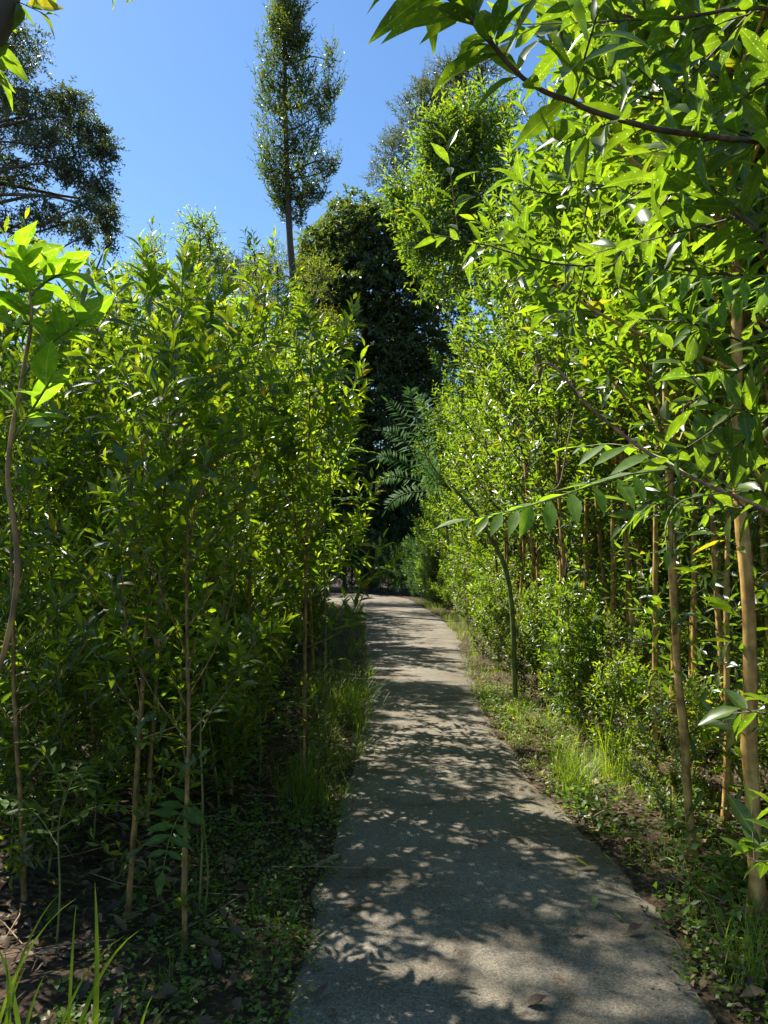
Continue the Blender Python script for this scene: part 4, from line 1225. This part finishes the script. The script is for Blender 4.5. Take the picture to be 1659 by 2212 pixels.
def grass_clump(px, py, n, L, W, lean, label, yg=0.5, seed=1, d=None, spread=0.06, az0=None):
    global rng
    keep, rng = rng, np.random.default_rng(seed)
    g = gnd(px, py) if d is None else at(px, py, d) * np.array([1, 1, 0])
    root = empty('grass_clump', tuple(g))
    a = MB()
    az = rng.uniform(0, 6.28, n) if az0 is None else az0 + rng.normal(size=n) * 0.8
    blades(a, np.column_stack([rng.normal(size=(n, 2)) * spread, np.zeros(n)]), az, L * rng.uniform(0.55, 1.15, n), W * rng.uniform(0.7, 1.2, n), lean * rng.uniform(0.3, 1.4, n), 9, yg)
    a.build('blade_tuft', M['grass'], root)
    tag(root, label, 'grass clump')
    rng = keep


grass_clump(660, 1740, 150, 0.42, 0.006, 0.65, 'dark grass clump around the stem at the left path edge', 0.0, 21)
grass_clump(760, 1545, 190, 0.5, 0.006, 0.85, 'long thin grass clump spilling from the left hedge over the path', 0.3, 22, spread=0.12)
grass_clump(1240, 1720, 130, 0.46, 0.005, 0.8, 'wiry grass clump leaning over the right path edge behind the round leaved creepers', 0.3, 23)
grass_clump(1330, 1690, 110, 0.5, 0.005, 0.6, 'upright grass clump among the stems at the near end of the sunlit grass', 0.5, 24, spread=0.12)
grass_clump(1640, 2110, 60, 0.3, 0.005, 0.8, 'thin grass clump at the lower right corner beside the path', 0.4, 25)
# wide-bladed grass standing close in the lower left corner: every blade goes from a ground point to a seen tip
root = empty('broad_bladed_grass', tuple(at(150, 2600, 1.75) * np.array([1, 1, 0])))
base = np.array(root.location)
for (bx_, tipx, tipy, md, wd, bend, yg) in [(70, 130, 1930, 1.7, .010, -40, .3), (110, 165, 1955, 1.75, .009, 10, .3), (150, 205, 1905, 1.75, .016, 20, .9), (60, 165, 1940, 1.65, .008, -50, .2), (190, 300, 2010, 1.7, .013, -30, .8), (185, 270, 2020, 1.72, .008, -45, .3),
                                            (20, 10, 2050, 1.6, .014, 0, .2), (30, 55, 2090, 1.6, .012, -25, .4), (260, 330, 2150, 1.65, .012, 0, .9), (180, 240, 2140, 1.62, .008, -35, .4), (300, 370, 2165, 1.7, .008, -20, .3), (90, 95, 2110, 1.6, .013, -30, .2),
                                            (40, -20, 2020, 1.6, .013, 10, .5), (170, 220, 2180, 1.55, .012, -20, .5), (100, 150, 2150, 1.7, .009, 15, .3), (240, 275, 2190, 1.6, .006, 10, .2)]:
    b0 = at(bx_, 2600, md)
    b0[2] = 0
    tip = at(tipx, tipy, md)
    u_ = np.linspace(0, 1, 18)[:, None]
    c = np.concatenate([b0[:1] + (tip[:1] - b0[:1]) * u_ ** 2.6 + 1.9 * bend / F * md * np.sin(u_ * math.pi), b0[1:2] + (tip[1:2] - b0[1:2]) * u_, tip[2:3] * (1.12 * u_ - 0.12 * u_ ** 6)], 1) - base
    T = nrm(np.gradient(c, axis=0))
    a_ = rng.uniform(-0.5, 0.5)
    Sd = nrm(np.cross(T, np.array([math.sin(a_), math.cos(a_), 0.1])))
    t = np.linspace(0, 1, 18)[:, None]
    wdt = wd * 1.0 * (np.minimum(1, 0.3 + t * 1.6) * (1 - t ** 3.2) + 0.03)
    V = np.stack([c - Sd * wdt / 2, c + np.cross(T, Sd) * wdt * 0.12, c + Sd * wdt / 2], 1).reshape(-1, 3)
    f = []
    for s in range(17):
        f += [[s * 3, s * 3 + 3, s * 3 + 4, s * 3 + 1], [s * 3 + 1, s * 3 + 4, s * 3 + 5, s * 3 + 2]]
    a = MB()
    a.add(V, f4=f, young=yg * 0.3)  # higher value paints the sunlit blades brighter, not younger
    a.build('blade', M['grass'], root)
tag(root, 'clump of wide arching grass blades, some coloured as sunlit, close at the lower left corner', 'grass clump')

# ------------------------------------------------------------------ fallen leaves and sticks on the path
def fallen(px, py, L, W, az, mat, label, droop=0.25, name='fallen_leaf'):
    g = gnd(px, py)
    a = MB()
    d = np.array([[math.cos(az), math.sin(az), 0.05]])
    leaves(a, -d * L / 2 + np.array([[0, 0, 0.012]]), d, np.array([[0.05, -0.05, 1.0]]), L, W, 2, 0.5, -droop, 0.2, 0.06)
    # short stalk
    thin_twigs(a, -d * L / 2 + np.array([[0, 0, 0.012]]), -d * L * 0.72 + np.array([[0, 0, 0.008]]), 0.001, 0.0008)
    o = a.build(name, M[mat])
    o.location = (g[0], g[1], 0.022)
    tag(o, label, 'leaf')


fallen(1257, 1886, 0.1, 0.03, 2.9, 'dry_yellow', 'bright yellow leaf lying on the path, brightest of the fallen leaves', 0.5)
fallen(1285, 1966, 0.075, 0.03, 1.3, 'dry_green', 'pale green rounded leaf on the path in front of the bright yellow one')
fallen(1243, 1902, 0.025, 0.014, 1.0, 'dry_green', 'tiny pale leaf right beside the bright yellow leaf')
fallen(1333, 1998, 0.05, 0.014, 2.3, 'dry_green', 'narrow green leaf on the path between the pale rounded leaf and the brown one')
fallen(1247, 2033, 0.06, 0.02, 0.7, 'litter', 'dull olive leaf on the path left of the brown leaf')
fallen(1372, 2028, 0.08, 0.04, 0.4, 'dry_brown', 'brown leaf lying flat on the path right of the narrow green leaf')
fallen(1160, 2188, 0.075, 0.045, 0.1, 'dry_brown', 'large reddish brown leaf at the bottom edge in the middle of the path')
fallen(694, 2172, 0.06, 0.035, 0.2, 'dry_brown', 'small curled brown leaf at the bottom left of the path', 0.7)
fallen(1518, 2152, 0.045, 0.025, 0.9, 'litter', 'small curled tan leaf near the bottom right of the path', 0.8)
fallen(1519, 2113, 0.02, 0.01, 2.0, 'dry_green', 'tiny green leaf fragment near the bottom right of the path')
fallen(912, 1672, 0.035, 0.03, 0.3, 'dry_green', 'small round pale green leaf alone in shade in the middle of the path')
fallen(1130, 1756, 0.085, 0.018, 2.9, 'dry_green', 'narrow pale leaf on the path left of the creepers')
fallen(1310, 1868, 0.06, 0.02, 2.3, 'dry_green', 'green leaf on the path right of the bright yellow leaf')
fallen(1440, 1872, 0.07, 0.02, 2.7, 'dry_green', 'curled green leaf at the right edge of the path beneath the knobbly stem')
fallen(1180, 1705, 0.07, 0.02, 0.2, 'dry_green', 'yellow-green leaf touching the right path edge near the wiry grass')
fallen(1110, 1562, 0.09, 0.035, 0.2, 'dry_yellow', 'yellow leaf lying where the sunlit grass meets the path')
fallen(790, 1590, 0.06, 0.03, 1.2, 'litter', 'tan leaf on the shaded path near the left grass')
g = gnd(708, 1872)
a = MB()
tube(a, curve([(-0.06, -0.07, 0.012), (0.0, 0.0, 0.014), (0.05, 0.065, 0.012)], 10), 0.011 * np.array([.6, .9, 1, 1, 1.05, 1, .95, 1, 1, .8]), 7, 0.12)
o = a.build('fallen_stick', M['bark_dry'])
o.location = (g[0], g[1], 0.018)
tag(o, 'short thick broken stick lying on the left side of the path', 'stick')
g = gnd(1310, 1772)
a = MB()
tube(a, curve([(-0.12, -0.08, 0.02), (0.0, 0.03, 0.03), (0.1, 0.07, 0.03)], 10), 0.005, 6, 0.1)
o = a.build('fallen_stick', M['bark_dry'])
o.location = (g[0], g[1], 0.015)
tag(o, 'thin grey stick at the right edge of the path by the creepers', 'stick')
for nm in (p.name for L_ in (proto_left, proto_left_mid, proto_right, proto_right_mid, proto_far, proto_thicket, p_sh, p_sh2) for p in L_):
    if nm not in used:                                  # a kind that was never set out
        for ch in KIDS[nm]:
            bpy.data.objects.remove(ch)
        bpy.data.objects.remove(bpy.data.objects[nm])
